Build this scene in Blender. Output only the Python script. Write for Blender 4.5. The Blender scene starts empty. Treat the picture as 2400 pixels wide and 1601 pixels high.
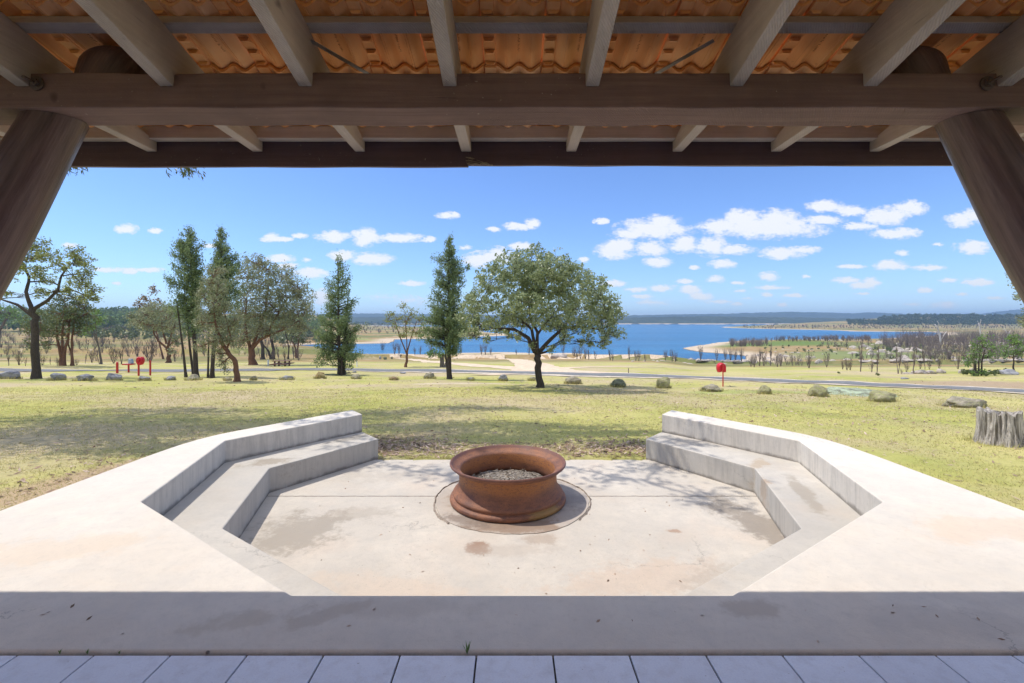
import bpy, bmesh, math, random
import numpy as np
from mathutils import Vector, Matrix, noise as mnoise

random.seed(7)
RNG = np.random.default_rng(11)
scene = bpy.context.scene
COL = scene.collection
F = 1066.67            # focal length in photo pixels (16 mm on a 36 mm sensor, 2400 px)
HX, HY = 1200.0, 752.3
CAMZ = 1.45

def PX(px, py, Y):
    """a point of the place at distance Y along a sight line"""
    return Vector(((px - HX) * Y / F, Y, CAMZ - (py - HY) * Y / F))

# ------------------------------------------------------------------ tagging
def tag(o, label=None, cat=None, group=None, kind=None):
    if label: o['label'] = label
    if cat: o['category'] = cat
    if group: o['group'] = group
    if kind: o['kind'] = kind
    return o

def empty(name, loc, label=None, cat=None, group=None, rz=0.0):
    o = bpy.data.objects.new(name, None)
    o.empty_display_size = 0.2
    o.location = loc; o.rotation_euler = (0, 0, rz)
    COL.objects.link(o)
    return tag(o, label, cat, group)

def link(name, me, mat=None, parent=None, loc=None):
    o = bpy.data.objects.new(name, me)
    if mat is not None and len(me.materials) == 0: me.materials.append(mat)
    COL.objects.link(o)
    if parent is not None:
        o.parent = parent
    if loc is not None: o.location = loc
    return o

def mesh_arr(name, V, Fc, smooth=False):
    me = bpy.data.meshes.new(name)
    V = np.asarray(V, dtype=np.float32)
    if isinstance(Fc, np.ndarray):
        n, k = Fc.shape
        me.vertices.add(len(V)); me.vertices.foreach_set('co', V.ravel())
        me.loops.add(n * k); me.loops.foreach_set('vertex_index', Fc.astype(np.int32).ravel())
        me.polygons.add(n)
        me.polygons.foreach_set('loop_start', np.arange(0, n * k, k, dtype=np.int32))
        me.polygons.foreach_set('loop_total', np.full(n, k, dtype=np.int32))
        me.update(calc_edges=True)
    else:
        me.from_pydata([tuple(v) for v in V], [], Fc); me.update()
    me.polygons.foreach_set('use_smooth', np.full(len(me.polygons), smooth))
    return me

class MB:
    """collects boxes, tubes and prisms of ONE mesh"""
    def __init__(s, origin=(0, 0, 0)): s.v = []; s.f = []; s.o = np.array(origin, float)
    def add(s, V, Fc):
        b = len(s.v)
        s.v.extend([tuple(np.array(v, float) - s.o) for v in V]); s.f.extend([tuple(i + b for i in f) for f in Fc])
    def box(s, c, d, rot=None):
        c = Vector(c); hx, hy, hz = d[0] / 2, d[1] / 2, d[2] / 2
        P = [Vector((x, y, z)) for x in (-hx, hx) for y in (-hy, hy) for z in (-hz, hz)]
        if rot is not None: P = [rot @ p for p in P]
        s.add([c + p for p in P], [(0, 1, 3, 2), (4, 6, 7, 5), (0, 4, 5, 1), (2, 3, 7, 6), (0, 2, 6, 4), (1, 5, 7, 3)])
    def prism(s, poly, z0, z1):
        n = len(poly)
        s.add([(x, y, z0) for x, y in poly] + [(x, y, z1) for x, y in poly],
              [tuple(range(n))[::-1], tuple(range(n, 2 * n))] + [(i, (i + 1) % n, n + (i + 1) % n, n + i) for i in range(n)])
    def tube(s, pts, rad, sides=6, cap=True, wob=0.0):
        pts = [Vector(p) for p in pts]
        V = []; Fc = []
        ref = Vector((0.31, 0.92, 0.13)).normalized()
        for i, p in enumerate(pts):
            t = (pts[min(i + 1, len(pts) - 1)] - pts[max(i - 1, 0)])
            if t.length < 1e-9: t = Vector((0, 0, 1))
            t.normalize()
            a = t.cross(ref)
            if a.length < 1e-3: a = t.cross(Vector((1, 0, 0)))
            a.normalize(); b = t.cross(a)
            for k in range(sides):
                th = 2 * math.pi * k / sides
                r = rad[i] * (1 + (random.uniform(-wob, wob) if wob else 0))
                V.append(p + a * (math.cos(th) * r) + b * (math.sin(th) * r))
        for i in range(len(pts) - 1):
            for k in range(sides):
                k2 = (k + 1) % sides
                Fc.append((i * sides + k, i * sides + k2, (i + 1) * sides + k2, (i + 1) * sides + k))
        if cap:
            Fc.append(tuple(range(sides))[::-1]); Fc.append(tuple((len(pts) - 1) * sides + k for k in range(sides)))
        s.add(V, Fc)
    def lathe(s, prof, n=48, c=(0, 0, 0)):
        V = []; Fc = []
        for r, z in prof:
            for k in range(n):
                th = 2 * math.pi * k / n
                V.append((c[0] + r * math.cos(th), c[1] + r * math.sin(th), c[2] + z))
        for i in range(len(prof) - 1):
            for k in range(n):
                k2 = (k + 1) % n
                Fc.append((i * n + k, i * n + k2, (i + 1) * n + k2, (i + 1) * n + k))
        s.add(V, Fc)
    def build(s, name, mat, parent=None, smooth=False, bevel=0, seg=2, fix=True):
        me = bpy.data.meshes.new(name)
        me.from_pydata(s.v, [], s.f)
        if fix:
            bm = bmesh.new(); bm.from_mesh(me)
            bmesh.ops.recalc_face_normals(bm, faces=bm.faces)
            bm.to_mesh(me); bm.free()
        me.polygons.foreach_set('use_smooth', np.full(len(me.polygons), smooth))
        me.update()
        o = link(name, me, mat, parent)
        if parent is None: o.location = tuple(s.o)
        if bevel:
            m = o.modifiers.new('bevel', 'BEVEL'); m.width = bevel; m.segments = seg; m.limit_method = 'ANGLE'; m.angle_limit = math.radians(35)
            m.harden_normals = False
        return o

# ------------------------------------------------------------------ materials
class NT:
    def __init__(s, name):
        s.m = bpy.data.materials.new(name); s.m.use_nodes = True
        s.t = s.m.node_tree; s.t.nodes.clear()
        s.out = s.n('ShaderNodeOutputMaterial')
        s.b = s.n('ShaderNodeBsdfPrincipled'); s.l(s.b.outputs[0], s.out.inputs[0])
    def n(s, typ, **kw):
        nd = s.t.nodes.new(typ)
        for k, v in kw.items():
            if k.startswith('_'): setattr(nd, k[1:], v)
            else: nd.inputs[k].default_value = v
        return nd
    def l(s, a, b): s.t.links.new(a, b)
    def pos(s):
        return s.n('ShaderNodeNewGeometry').outputs['Position']
    def obj(s): return s.n('ShaderNodeTexCoord').outputs['Object']
    def mapping(s, v, scale=(1, 1, 1), rot=(0, 0, 0), loc=(0, 0, 0)):
        m = s.n('ShaderNodeMapping'); m.inputs['Scale'].default_value = scale; m.inputs['Rotation'].default_value = rot
        m.inputs['Location'].default_value = loc
        s.l(v, m.inputs['Vector']); return m.outputs[0]
    def noise(s, v, scale, detail=4, rough=.55, dist=0.0):
        nd = s.n('ShaderNodeTexNoise', Scale=scale, Detail=detail, Roughness=rough, Distortion=dist)
        s.l(v, nd.inputs['Vector']); return nd.outputs['Fac']
    def ramp(s, f, stops):
        r = s.n('ShaderNodeValToRGB'); e = r.color_ramp.elements
        while len(e) < len(stops): e.new(0.5)
        for el, (p, c) in zip(e, stops):
            el.position = p
            el.color = (c, c, c, 1) if isinstance(c, (int, float)) else (c[0], c[1], c[2], 1)
        s.l(f, r.inputs[0]); return r.outputs[0]
    def mix(s, f, a, b, mode='MIX'):
        m = s.n('ShaderNodeMix', _data_type='RGBA', _blend_type=mode)
        for sock, val in ((m.inputs[0], f), (m.inputs[6], a), (m.inputs[7], b)):
            if isinstance(val, (int, float)): sock.default_value = val
            elif isinstance(val, tuple): sock.default_value = (val[0], val[1], val[2], 1)
            else: s.l(val, sock)
        return m.outputs[2]
    def math(s, op, a, b=None, c=None, clamp=False):
        m = s.n('ShaderNodeMath', _operation=op, _use_clamp=clamp)
        for i, val in enumerate((a, b, c)):
            if val is None: continue
            if isinstance(val, (int, float)): m.inputs[i].default_value = val
            else: s.l(val, m.inputs[i])
        return m.outputs[0]
    def sep(s, v):
        q = s.n('ShaderNodeSeparateXYZ'); s.l(v, q.inputs[0]); return q.outputs
    def maprange(s, v, a, b, c=0.0, d=1.0, smooth=True):
        m = s.n('ShaderNodeMapRange', _clamp=True, _interpolation_type='SMOOTHSTEP' if smooth else 'LINEAR')
        for i, val in enumerate((v, a, b, c, d)):
            if isinstance(val, (int, float)): m.inputs[i].default_value = val
            else: s.l(val, m.inputs[i])
        return m.outputs[0]
    def color(s, c):
        if isinstance(c, tuple): s.b.inputs['Base Color'].default_value = (c[0], c[1], c[2], 1)
        else: s.l(c, s.b.inputs['Base Color'])
        return s
    def rough(s, r, spec=.5):
        if isinstance(r, (int, float)): s.b.inputs['Roughness'].default_value = r
        else: s.l(r, s.b.inputs['Roughness'])
        s.b.inputs['Specular IOR Level'].default_value = spec
        return s
    def bump(s, h, strength=.3, dist=.01):
        b = s.n('ShaderNodeBump', Strength=strength, Distance=dist)
        s.l(h, b.inputs['Height']); s.l(b.outputs[0], s.b.inputs['Normal']); return s
    def spot(s, v, cx, cy, rx, ry, rot=0.0, jit=None):
        """soft stain mask, 1 inside"""
        m = s.n('ShaderNodeMapping', _vector_type='TEXTURE')
        m.inputs['Location'].default_value = (cx, cy, 0); m.inputs['Rotation'].default_value = (0, 0, rot); m.inputs['Scale'].default_value = (rx, ry, 1000)
        s.l(v, m.inputs['Vector'])
        ln = s.n('ShaderNodeVectorMath', _operation='LENGTH'); s.l(m.outputs[0], ln.inputs[0])
        d = ln.outputs['Value']
        if jit is not None: d = s.math('ADD', d, jit)
        return s.maprange(d, 1.0, .45)

def concrete(name, base, var=.12, warm=(.55, .40, .28), spots=(), dark=(.14, .13, .12), joint=None, crack=True, speck=.5):
    t = NT(name); p = t.pos()
    n1 = t.noise(p, .9, 6, .62); n2 = t.noise(p, 6.5, 6, .6); n3 = t.noise(p, 60, 4, .6); n4 = t.noise(p, 240, 2, .5)
    lo = tuple(c * (1 - var) for c in base); hi = tuple(min(1, c * (1 + var * .6)) for c in base)
    c = t.mix(t.ramp(n1, [(.3, 0.0), (.7, 1.0)]), lo, hi)
    c = t.mix(t.ramp(n2, [(.35, .0), (.70, .6)]), c, (base[0] * .80, base[1] * .82, base[2] * .86))
    # warm drifts of rusty dust
    nw = t.noise(t.mapping(p, (1, 1, 1), loc=(3.1, 7.7, 2)), 1.3, 5, .6, .4)
    c = t.mix(t.ramp(nw, [(.50, .0), (.78, .38)]), c, warm)
    jit = t.math('MULTIPLY_ADD', t.noise(p, 4.5, 7, .72), 2.6, -1.3)
    for (cx, cy, rx, ry, rot, col, amt) in spots:
        c = t.mix(t.math('MULTIPLY', t.spot(p, cx, cy, rx, ry, rot, jit), amt), c, col)
    # pits and specks
    sp = t.ramp(n3, [(.64, .0), (.74, speck)])
    c = t.mix(t.math('MULTIPLY', sp, t.ramp(t.noise(p, 1.7, 3), [(.45, .1), (.65, 1.0)])), c, dark)
    c = t.mix(t.ramp(n4, [(.3, .0), (.75, .30)]), c, tuple(q * .55 for q in base))
    c = t.mix(t.ramp(t.noise(p, 22, 5, .75), [(.50, .0), (.70, .28)]), c, tuple(q * .62 for q in base))
    h = t.math('ADD', t.math('MULTIPLY', n3, .5), t.math('MULTIPLY', n2, .8))
    if crack:
        vor = t.n('ShaderNodeTexVoronoi', _feature='DISTANCE_TO_EDGE', Scale=.42)
        wv = t.n('ShaderNodeVectorMath', _operation='ADD')
        nn = t.n('ShaderNodeTexNoise', Scale=2.2, Detail=6.0, Roughness=.7); t.l(p, nn.inputs['Vector'])
        sc = t.n('ShaderNodeVectorMath', _operation='SCALE'); t.l(nn.outputs['Color'], sc.inputs[0]); sc.inputs['Scale'].default_value = .55
        t.l(p, wv.inputs[0]); t.l(sc.outputs[0], wv.inputs[1]); t.l(wv.outputs[0], vor.inputs['Vector'])
        ck = t.maprange(vor.outputs['Distance'], .0032, .0008)
        ck = t.math('MULTIPLY', ck, t.ramp(t.noise(p, .8, 2), [(.5, .0), (.6, .55)]))
        c = t.mix(t.math('MULTIPLY', ck, .6), c, dark)
        h = t.math('SUBTRACT', h, t.math('MULTIPLY', ck, .8))
    if joint is not None:
        s3 = t.sep(p)
        wob = t.math('MULTIPLY_ADD', t.noise(p, 9, 4, .7), .03, -.015)
        dy = t.math('ABSOLUTE', t.math('ADD', t.math('SUBTRACT', s3[1], joint), wob))
        jm = t.maprange(dy, .012, .005)
        c = t.mix(t.math('MULTIPLY', jm, .85), c, (.10, .075, .055)); h = t.math('SUBTRACT', h, t.math('MULTIPLY', jm, 2.0))
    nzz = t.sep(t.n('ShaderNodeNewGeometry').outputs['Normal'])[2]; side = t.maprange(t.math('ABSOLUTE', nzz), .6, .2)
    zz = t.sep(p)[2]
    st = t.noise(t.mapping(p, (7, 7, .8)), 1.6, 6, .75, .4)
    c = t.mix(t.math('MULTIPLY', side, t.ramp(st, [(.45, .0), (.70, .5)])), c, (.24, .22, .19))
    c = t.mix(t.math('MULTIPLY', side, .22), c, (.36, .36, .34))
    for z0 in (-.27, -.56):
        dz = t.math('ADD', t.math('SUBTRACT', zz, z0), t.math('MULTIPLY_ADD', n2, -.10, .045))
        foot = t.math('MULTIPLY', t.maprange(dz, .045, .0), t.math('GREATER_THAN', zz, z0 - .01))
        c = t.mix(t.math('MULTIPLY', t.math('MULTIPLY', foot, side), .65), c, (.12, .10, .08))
    t.color(c).rough(.82, .3).bump(h, .45, .005)
    return t.m

def timber(name, base, dark, axis=0, rough=.75, saw=True):
    t = NT(name); p = t.pos()
    sc = [26, 26, 26]; sc[axis] = .9
    g = t.noise(t.mapping(p, tuple(sc)), 1.6, 7, .7)
    sc2 = [70, 70, 70]; sc2[axis] = 1.6
    g2 = t.noise(t.mapping(p, tuple(sc2), loc=(3, 1, 2)), 1.4, 4, .6)
    blot = t.noise(p, 2.2, 5, .65)
    c = t.mix(t.ramp(g, [(.34, .0), (.66, 1.0)]), dark, base)
    c = t.mix(t.ramp(g2, [(.50, .0), (.78, .22)]), c, tuple(min(1, q * 1.35) for q in base))
    c = t.mix(t.ramp(blot, [(.40, .0), (.68, .55)]), c, tuple(q * .5 for q in base))
    ck = t.ramp(g2, [(.26, .85), (.31, .0)])
    c = t.mix(ck, c, tuple(q * .25 for q in dark))
    fl = t.ramp(t.noise(p, 75, 2, .5), [(.70, .0), (.76, .6)])
    c = t.mix(t.math('MULTIPLY', fl, t.ramp(t.noise(p, 2.7, 2), [(.5, .0), (.6, 1.0)])), c, (.55, .5, .45))
    kn = t.ramp(t.noise(t.mapping(p, (1, 1, 1), loc=(5, 2, 9)), 9, 1, .4), [(.76, .0), (.84, .75)])
    c = t.mix(kn, c, tuple(q * .3 for q in dark))
    h = t.math('ADD', g, t.math('MULTIPLY', t.noise(p, 110, 2), .4))
    if saw:
        w = t.n('ShaderNodeTexWave', _wave_type='BANDS', _bands_direction='X', Scale=34.0, Distortion=3.5, Detail=3.0)
        t.l(t.mapping(p, (1, 1, .2), rot=(0, 0, .55)), w.inputs['Vector'])
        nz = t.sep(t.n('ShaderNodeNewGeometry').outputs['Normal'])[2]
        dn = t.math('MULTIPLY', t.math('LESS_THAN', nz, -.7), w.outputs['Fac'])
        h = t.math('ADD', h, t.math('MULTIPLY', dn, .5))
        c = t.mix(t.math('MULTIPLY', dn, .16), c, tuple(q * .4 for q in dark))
    h = t.math('SUBTRACT', h, t.math('MULTIPLY', ck, 1.0))
    t.color(c).rough(rough, .3).bump(h, .6, .004)
    return t.m

def leafmat(name, cols, trans=.3, rough=.5, spec=.4):
    t = NT(name)
    r = t.n('ShaderNodeNewGeometry').outputs['Random Per Island']
    st = [(i / max(1, len(cols) - 1), c) for i, c in enumerate(cols)]
    c = t.ramp(r, st)
    big = t.noise(t.pos(), .55, 3)
    c = t.mix(t.ramp(big, [(.35, .0), (.7, .3)]), c, tuple(min(1, q * 1.15) for q in cols[-1]))
    t.color(c).rough(rough, spec)
    tr = t.n('ShaderNodeBsdfTranslucent'); t.l(t.mix(.5, c, tuple(min(1, q * 1.6) for q in cols[-1])), tr.inputs['Color'])
    ms = t.n('ShaderNodeMixShader'); ms.inputs[0].default_value = trans
    t.l(t.b.outputs[0], ms.inputs[1]); t.l(tr.outputs[0], ms.inputs[2]); t.l(ms.outputs[0], t.out.inputs[0])
    return t.m

def barkmat(name, a, b, scale=7):
    t = NT(name); p = t.pos()
    g = t.noise(t.mapping(p, (6, 6, 1.0)), scale, 5, .65)
    c = t.mix(t.ramp(g, [(.35, .0), (.65, 1.0)]), a, b)
    c = t.mix(t.ramp(t.noise(p, 1.1, 3), [(.4, .0), (.7, .35)]), c, tuple(q * .6 for q in a))
    t.color(c).rough(.9, .2).bump(g, .8, .02)
    return t.m

def plain(name, col, rough=.5, spec=.5, metal=0.0, var=.25, scale=14, bump=.2):
    t = NT(name); p = t.pos()
    n = t.noise(p, scale, 5, .6)
    c = t.mix(t.ramp(n, [(.35, .0), (.7, 1.0)]), tuple(q * (1 - var) for q in col), tuple(min(1, q * (1 + var * .5)) for q in col))
    t.color(c).rough(rough, spec).bump(n, bump, .005); t.b.inputs['Metallic'].default_value = metal
    return t.m

def rockmat(name, base, dark, lichen=None, la=.5):
    t = NT(name); p = t.obj()
    n = t.noise(p, 2.2, 7, .65, .3); n2 = t.noise(p, 9, 5, .6); n3 = t.noise(p, 30, 3, .6)
    c = t.mix(t.ramp(n, [(.38, .0), (.6, 1.0)]), dark, base)
    c = t.mix(t.ramp(n2, [(.42, .0), (.6, .5)]), c, tuple(q * .55 for q in base))
    c = t.mix(t.ramp(n3, [(.55, .0), (.7, .4)]), c, tuple(q * .35 for q in dark))
    if lichen: c = t.mix(t.ramp(t.noise(t.mapping(p, loc=(4, 1, 7)), 3.5, 6, .7), [(.48, .0), (.60, la)]), c, lichen)
    t.color(c).rough(.92, .2).bump(t.math('ADD', n2, t.math('MULTIPLY', n3, .6)), .9, .05)
    return t.m

# ------------------------------------------------------------------ terrain
KY = [0, 30, 36, 40, 46, 52, 63, 80, 120, 200, 250, 290, 6000]
KH = [1.518, 3.753, 4.15, 4.38, 4.62, 5.0, 5.9, 7.25, 10.4, 16.4, 20.0, 21.0, 21.0]
KYR = [0, 30, 36, 46, 63, 80, 120, 200, 243, 6000]
KHR = [1.518, 3.753, 4.22, 4.95, 6.45, 8.1, 11.9, 18.6, 21.0, 21.0]
KYL = [0, 30, 36, 40, 46, 52, 63, 80, 120, 200, 300, 450, 650, 900, 1500, 6000]
KHL = [1.518, 3.753, 4.15, 4.38, 4.62, 5.0, 5.9, 7.25, 10.4, 13.6, 14.4, 14, 7, -9, -22, -26]
LAKE_Z = CAMZ - 21.2
def lakept(px, py):
    Y = F * 21.2 / (py - HY); return ((px - HX) * Y / F, Y)
LAKE = np.array([lakept(*q) for q in [
    (686, 815), (690, 823), (760, 824), (850, 831), (930, 829), (1000, 831), (1100, 828), (1180, 826), (1250, 829), (1330, 828), (1400, 832), (1500, 835),
    (1590, 840), (1610, 844), (1660, 843), (1690, 848), (1740, 847), (1758, 841), (1740, 834), (1690, 829), (1650, 826), (1622, 822), (1609, 817), (1620, 811), (1655, 808), (1690, 803), (1740, 799),
    (1800, 798), (1900, 796), (2040, 795.5), (2100, 793), (2180, 788), (2215, 782), (2180, 778.2), (2000, 777), (1960, 774.5), (1850, 772), (1750, 770), (1690, 767.8), (1700, 766), (1760, 764.4), (1880, 762.9), (2000, 762.2),
    (2010, 760.6), (1800, 760.2), (1600, 760.0), (1400, 760.3), (1200, 760.2), (1120, 760.8), (950, 762.5), (880, 763.5), (880, 765), (1000, 766), (1120, 768), (1135, 772), (1128, 778),
    (1160, 781.2), (1196, 783.2), (1205, 785), (1190, 787.4), (1130, 788.5), (1060, 792), (1000, 794), (960, 794.5), (925, 796.5), (916, 799), (920, 801), (905, 805), (850, 806), (780, 806), (700, 808)]])

def sdist(P, poly):
    """signed distance, positive outside"""
    best = np.full(len(P), 1e18); ins = np.zeros(len(P), bool)
    n = len(poly)
    for i in range(n):
        a = poly[i]; b = poly[(i + 1) % n]; ab = b - a
        t = np.clip(((P - a) @ ab) / (ab @ ab), 0, 1)
        d = ((P - a - t[:, None] * ab) ** 2).sum(1); best = np.minimum(best, d)
        c = ((a[1] > P[:, 1]) != (b[1] > P[:, 1]))
        with np.errstate(divide='ignore', invalid='ignore'):
            xx = (b[0] - a[0]) * (P[:, 1] - a[1]) / (b[1] - a[1]) + a[0]
        ins ^= c & (P[:, 0] < xx)
    d = np.sqrt(best); d[ins] *= -1
    return d

def sst(x, a, b):
    t = np.clip((x - a) / (b - a), 0, 1); return t * t * (3 - 2 * t)

_perm = np.random.default_rng(5).permutation(512)
_grad = np.random.default_rng(6).uniform(-1, 1, 512)
def vnoise(x, y):
    xi = np.floor(x).astype(int); yi = np.floor(y).astype(int); fx = x - xi; fy = y - yi
    fx = fx * fx * (3 - 2 * fx); fy = fy * fy * (3 - 2 * fy)
    def g(i, j): return _grad[(_perm[i & 511] + j) & 511]
    return (g(xi, yi) * (1 - fx) + g(xi + 1, yi) * fx) * (1 - fy) + (g(xi, yi + 1) * (1 - fx) + g(xi + 1, yi + 1) * fx) * fy
def fbm(x, y, o=4):
    s = 0; a = 1; 
    for k in range(o): s = s + a * vnoise(x * 2 ** k + 13.7 * k, y * 2 ** k + 7.1 * k); a *= .5
    return s

PIT = np.array([(-3.7, -30), (3.7, -30), (3.7, 5.35), (3.3, 6.1), (2.45, 7.1), (2.12, 6.56), (-2.12, 6.56), (-2.45, 7.1), (-3.3, 6.1), (-3.7, 5.35)])
def zt(x, y):
    x = np.atleast_1d(np.asarray(x, float)); y = np.atleast_1d(np.asarray(y, float))
    a = x / np.maximum(y, 1.0)
    wl = sst(-a, .30, .47)
    yy = np.clip(y, 0, 6000)
    H = np.interp(yy, KY, KH) * (1 - wl) + np.interp(yy, KYL, KHL) * wl
    wr = sst(a, .30, .42); H = H * (1 - wr) + np.interp(yy, KYR, KHR) * wr
    b = CAMZ - H
    amp = np.clip((yy - 50) / 400, 0, 1)
    b = b + amp * 1.0 * fbm(x / 60, y / 60) + np.clip(yy / 40, 0, 1) * .10 * fbm(x / 9, y / 9, 3) * np.clip(1.5 - yy / 300, 0, 1)
    b = b + .035 * fbm(x / 1.7, y / 1.7, 3) * np.clip((yy - 6.3) / 2, .3, 1) * np.clip(2 - yy / 30, 0, 1)
    # wooded hill at the right, far side
    hx, hy = x - 1800, y - 1850
    b = b + 30 * np.exp(-(hx / 420) ** 2 - (hy / 260) ** 2) + 16 * np.exp(-((x - 2100) / 700) ** 2 - ((y - 1900) / 300) ** 2) + 7 * np.exp(-((x - 1350) / 260) ** 2 - ((y - 1750) / 200) ** 2)
    # low rise on the near spit
    b = b + 2.5 * np.exp(-((x - 300) / 110) ** 2 - ((y - 420) / 60) ** 2)
    m = (y > 180) 
    if m.any():
        P = np.stack([x[m], y[m]], 1)
        sd = sdist(P, LAKE) + 5 * fbm(P[:, 0] / 35, P[:, 1] / 35, 3) * np.clip(P[:, 1] / 500, .2, 1.5)
        land = LAKE_Z + .25 + np.minimum(sd * .03, 1.5) + np.maximum(b[m] - LAKE_Z - .2, 0.0) * sst(sd, 0, 70)
        wat = LAKE_Z + np.maximum(sd * .08, -4)
        b[m] = np.where(sd > 0, land, wat)
    inn = (np.abs(x) < 3.9) & (y < 7.6)
    if inn.any():
        sd = sdist(np.stack([x[inn], y[inn]], 1), PIT)
        q = b[inn]; b[inn] = np.where(sd < 0, -1.1, q)
    return b
def z1(x, y): return float(zt([x], [y])[0])

_YS = np.exp(np.linspace(math.log(4.0), math.log(4500), 900))
_gcache = {}
def ground(px, py):
    """where the sight line through a pixel meets the ground"""
    k = (round(px, 1), round(py, 1))
    if k in _gcache: return _gcache[k]
    x = (px - HX) * _YS / F; zr = CAMZ - (py - HY) * _YS / F
    g = zt(x, _YS)
    below = np.where(zr < g)[0]
    if len(below) == 0: i = len(_YS) - 1; Y = _YS[i]
    else:
        i = below[0]
        if i == 0: Y = _YS[0]
        else:
            d0 = zr[i - 1] - g[i - 1]; d1 = g[i] - zr[i]; Y = _YS[i - 1] + (_YS[i] - _YS[i - 1]) * d0 / (d0 + d1)
    X = (px - HX) * Y / F
    _gcache[k] = Vector((X, Y, z1(X, Y))); return _gcache[k]

def build_terrain():
    th = np.concatenate([np.arange(-180, -60, 5.0), np.arange(-60, 60, .22), np.arange(60, 180.01, 5.0)]) * math.pi / 180
    th[-1] = math.pi
    r = np.concatenate([[.5, 2.0], np.exp(np.arange(math.log(3.0), math.log(9000), .0155))])
    T, R = np.meshgrid(th, r)
    X = (R * np.sin(T)).ravel(); Y = (R * np.cos(T)).ravel()
    Z = zt(X, Y)
    nt, nr = len(th), len(r)
    i = np.arange(nr - 1)[:, None] * nt + np.arange(nt - 1)[None, :]
    i = i.ravel()
    Fc = np.stack([i, i + nt, i + nt + 1, i + 1], 1)
    me = mesh_arr('ground', np.stack([X, Y, Z], 1), Fc, True)
    t = NT('ground_grass'); p = t.pos(); s = t.sep(p)
    X_, Y_, Z_ = s[0], s[1], s[2]
    nb = t.noise(p, .11, 5, .6); nm = t.noise(p, .7, 5, .6); nf = t.noise(p, 9, 5, .7); nf2 = t.noise(p, 45, 4, .7)
    lawn = t.mix(t.ramp(nm, [(.32, .0), (.68, 1.0)]), (.29, .32, .075), (.47, .435, .14))
    lawn = t.mix(t.ramp(nb, [(.40, .0), (.62, .8)]), lawn, (.56, .48, .22))
    lawn = t.mix(t.ramp(nf, [(.42, .0), (.72, .55)]), lawn, (.25, .26, .065))
    dry = t.ramp(t.noise(t.mapping(p, loc=(31, 12, 0)), .16, 5, .65), [(.46, .0), (.62, .85)])
    lawn = t.mix(dry, lawn, t.mix(t.ramp(nf, [(.3, .0), (.7, 1.0)]), (.40, .31, .19), (.52, .43, .30)))
    # brown bare verge at the right and worn edge along the terrace
    jit = t.math('MULTIPLY_ADD', nm, 1.0, -.5)
    for (cx, cy, rx, ry, rot, col, am) in [(26, 22, 10, 5, -.3, (.36, .26, .18), .8), (-4.9, 6.2, .8, 3.4, -.25, (.45, .32, .22), .85), (-2.6, 8.2, 2.2, .5, 0.4, (.45, .33, .22), .6), (0, 7.3, 2.4, .6, 0, (.34, .25, .15), .6),
                                       (-2.5, 24, 3.4, .8, 0, (.56, .47, .33), .9), (30, 30, 9, 1.6, -.4, (.36, .28, .17), .5), (10, 19, 4, 1.2, 0, (.26, .33, .09), .6), (-2.4, 7.7, 1.6, .9, 0, (.12, .10, .05), .5)]:
        lawn = t.mix(t.math('MULTIPLY', t.spot(p, cx, cy, rx, ry, rot, jit), am), lawn, col)
    lawn = t.mix(t.ramp(nf2, [(.50, .0), (.72, .55)]), lawn, (.20, .195, .06))
    # far paddocks
    fn = t.noise(p, .035, 6, .6); fn2 = t.noise(t.mapping(p, loc=(200, 80, 0)), .012, 5, .6); fn3 = t.noise(p, .3, 5, .65)
    field = t.mix(t.ramp(fn3, [(.3, .0), (.7, 1.0)]), (.25, .165, .075), (.40, .28, .14))
    field = t.mix(t.ramp(fn, [(.48, .0), (.60, .85)]), field, (.26, .24, .075))
    field = t.mix(t.ramp(fn2, [(.47, .0), (.60, .8)]), field, (.13, .16, .05))
    field = t.mix(t.ramp(t.noise(t.mapping(p, loc=(9, 9, 0)), .09, 4), [(.60, .0), (.68, .7)]), field, (.48, .39, .28))
    field = t.mix(t.math('MULTIPLY', t.spot(p, 95, 110, 60, 14, -.2, t.math('MULTIPLY_ADD', fn3, .8, -.4)), .7), field, (.42, .25, .09))
    field = t.mix(t.math('MULTIPLY', t.spot(p, 200, 260, 70, 40, .2, t.math('MULTIPLY_ADD', fn3, 1.2, -.6)), .7), field, (.20, .24, .09))
    # bright green tongue on the spit
    field = t.mix(t.math('MULTIPLY', t.spot(p, 205, 380, 95, 40, 0, t.math('MULTIPLY_ADD', fn3, .8, -.4)), .85), field, (.12, .19, .045))
    field = t.mix(t.math('MULTIPLY', t.spot(p, -190, 480, 80, 26, 0, t.math('MULTIPLY_ADD', fn3, .8, -.4)), .8), field, (.26, .30, .08))
    c = t.mix(t.maprange(t.math('ADD', Y_, t.math('MULTIPLY_ADD', nm, 24, -12)), 62, 92), lawn, field)
    far = t.maprange(Y_, 1700, 2600)
    c = t.mix(far, c, (.06, .075, .035))
    # bare shore
    sh = t.maprange(t.math('ADD', Z_, t.math('MULTIPLY_ADD', fn3, .8, -.4)), LAKE_Z + 1.15, LAKE_Z + .55)
    c = t.mix(sh, c, t.mix(fn3, (.42, .32, .21), (.62, .52, .40)))
    lakefar = t.maprange(t.math('SUBTRACT', Z_, LAKE_Z), .25, .05)
    c = t.mix(lakefar, c, (.16, .12, .08))
    t.color(c).rough(.95, .15)
    h = t.math('ADD', t.math('MULTIPLY', nf, .6), t.math('MULTIPLY', nf2, .5))
    t.bump(h, .55, .035)
    o = link('ground', me, t.m)
    tag(o, 'dry yellow green lawn sloping down to the lake', kind='structure')

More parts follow.
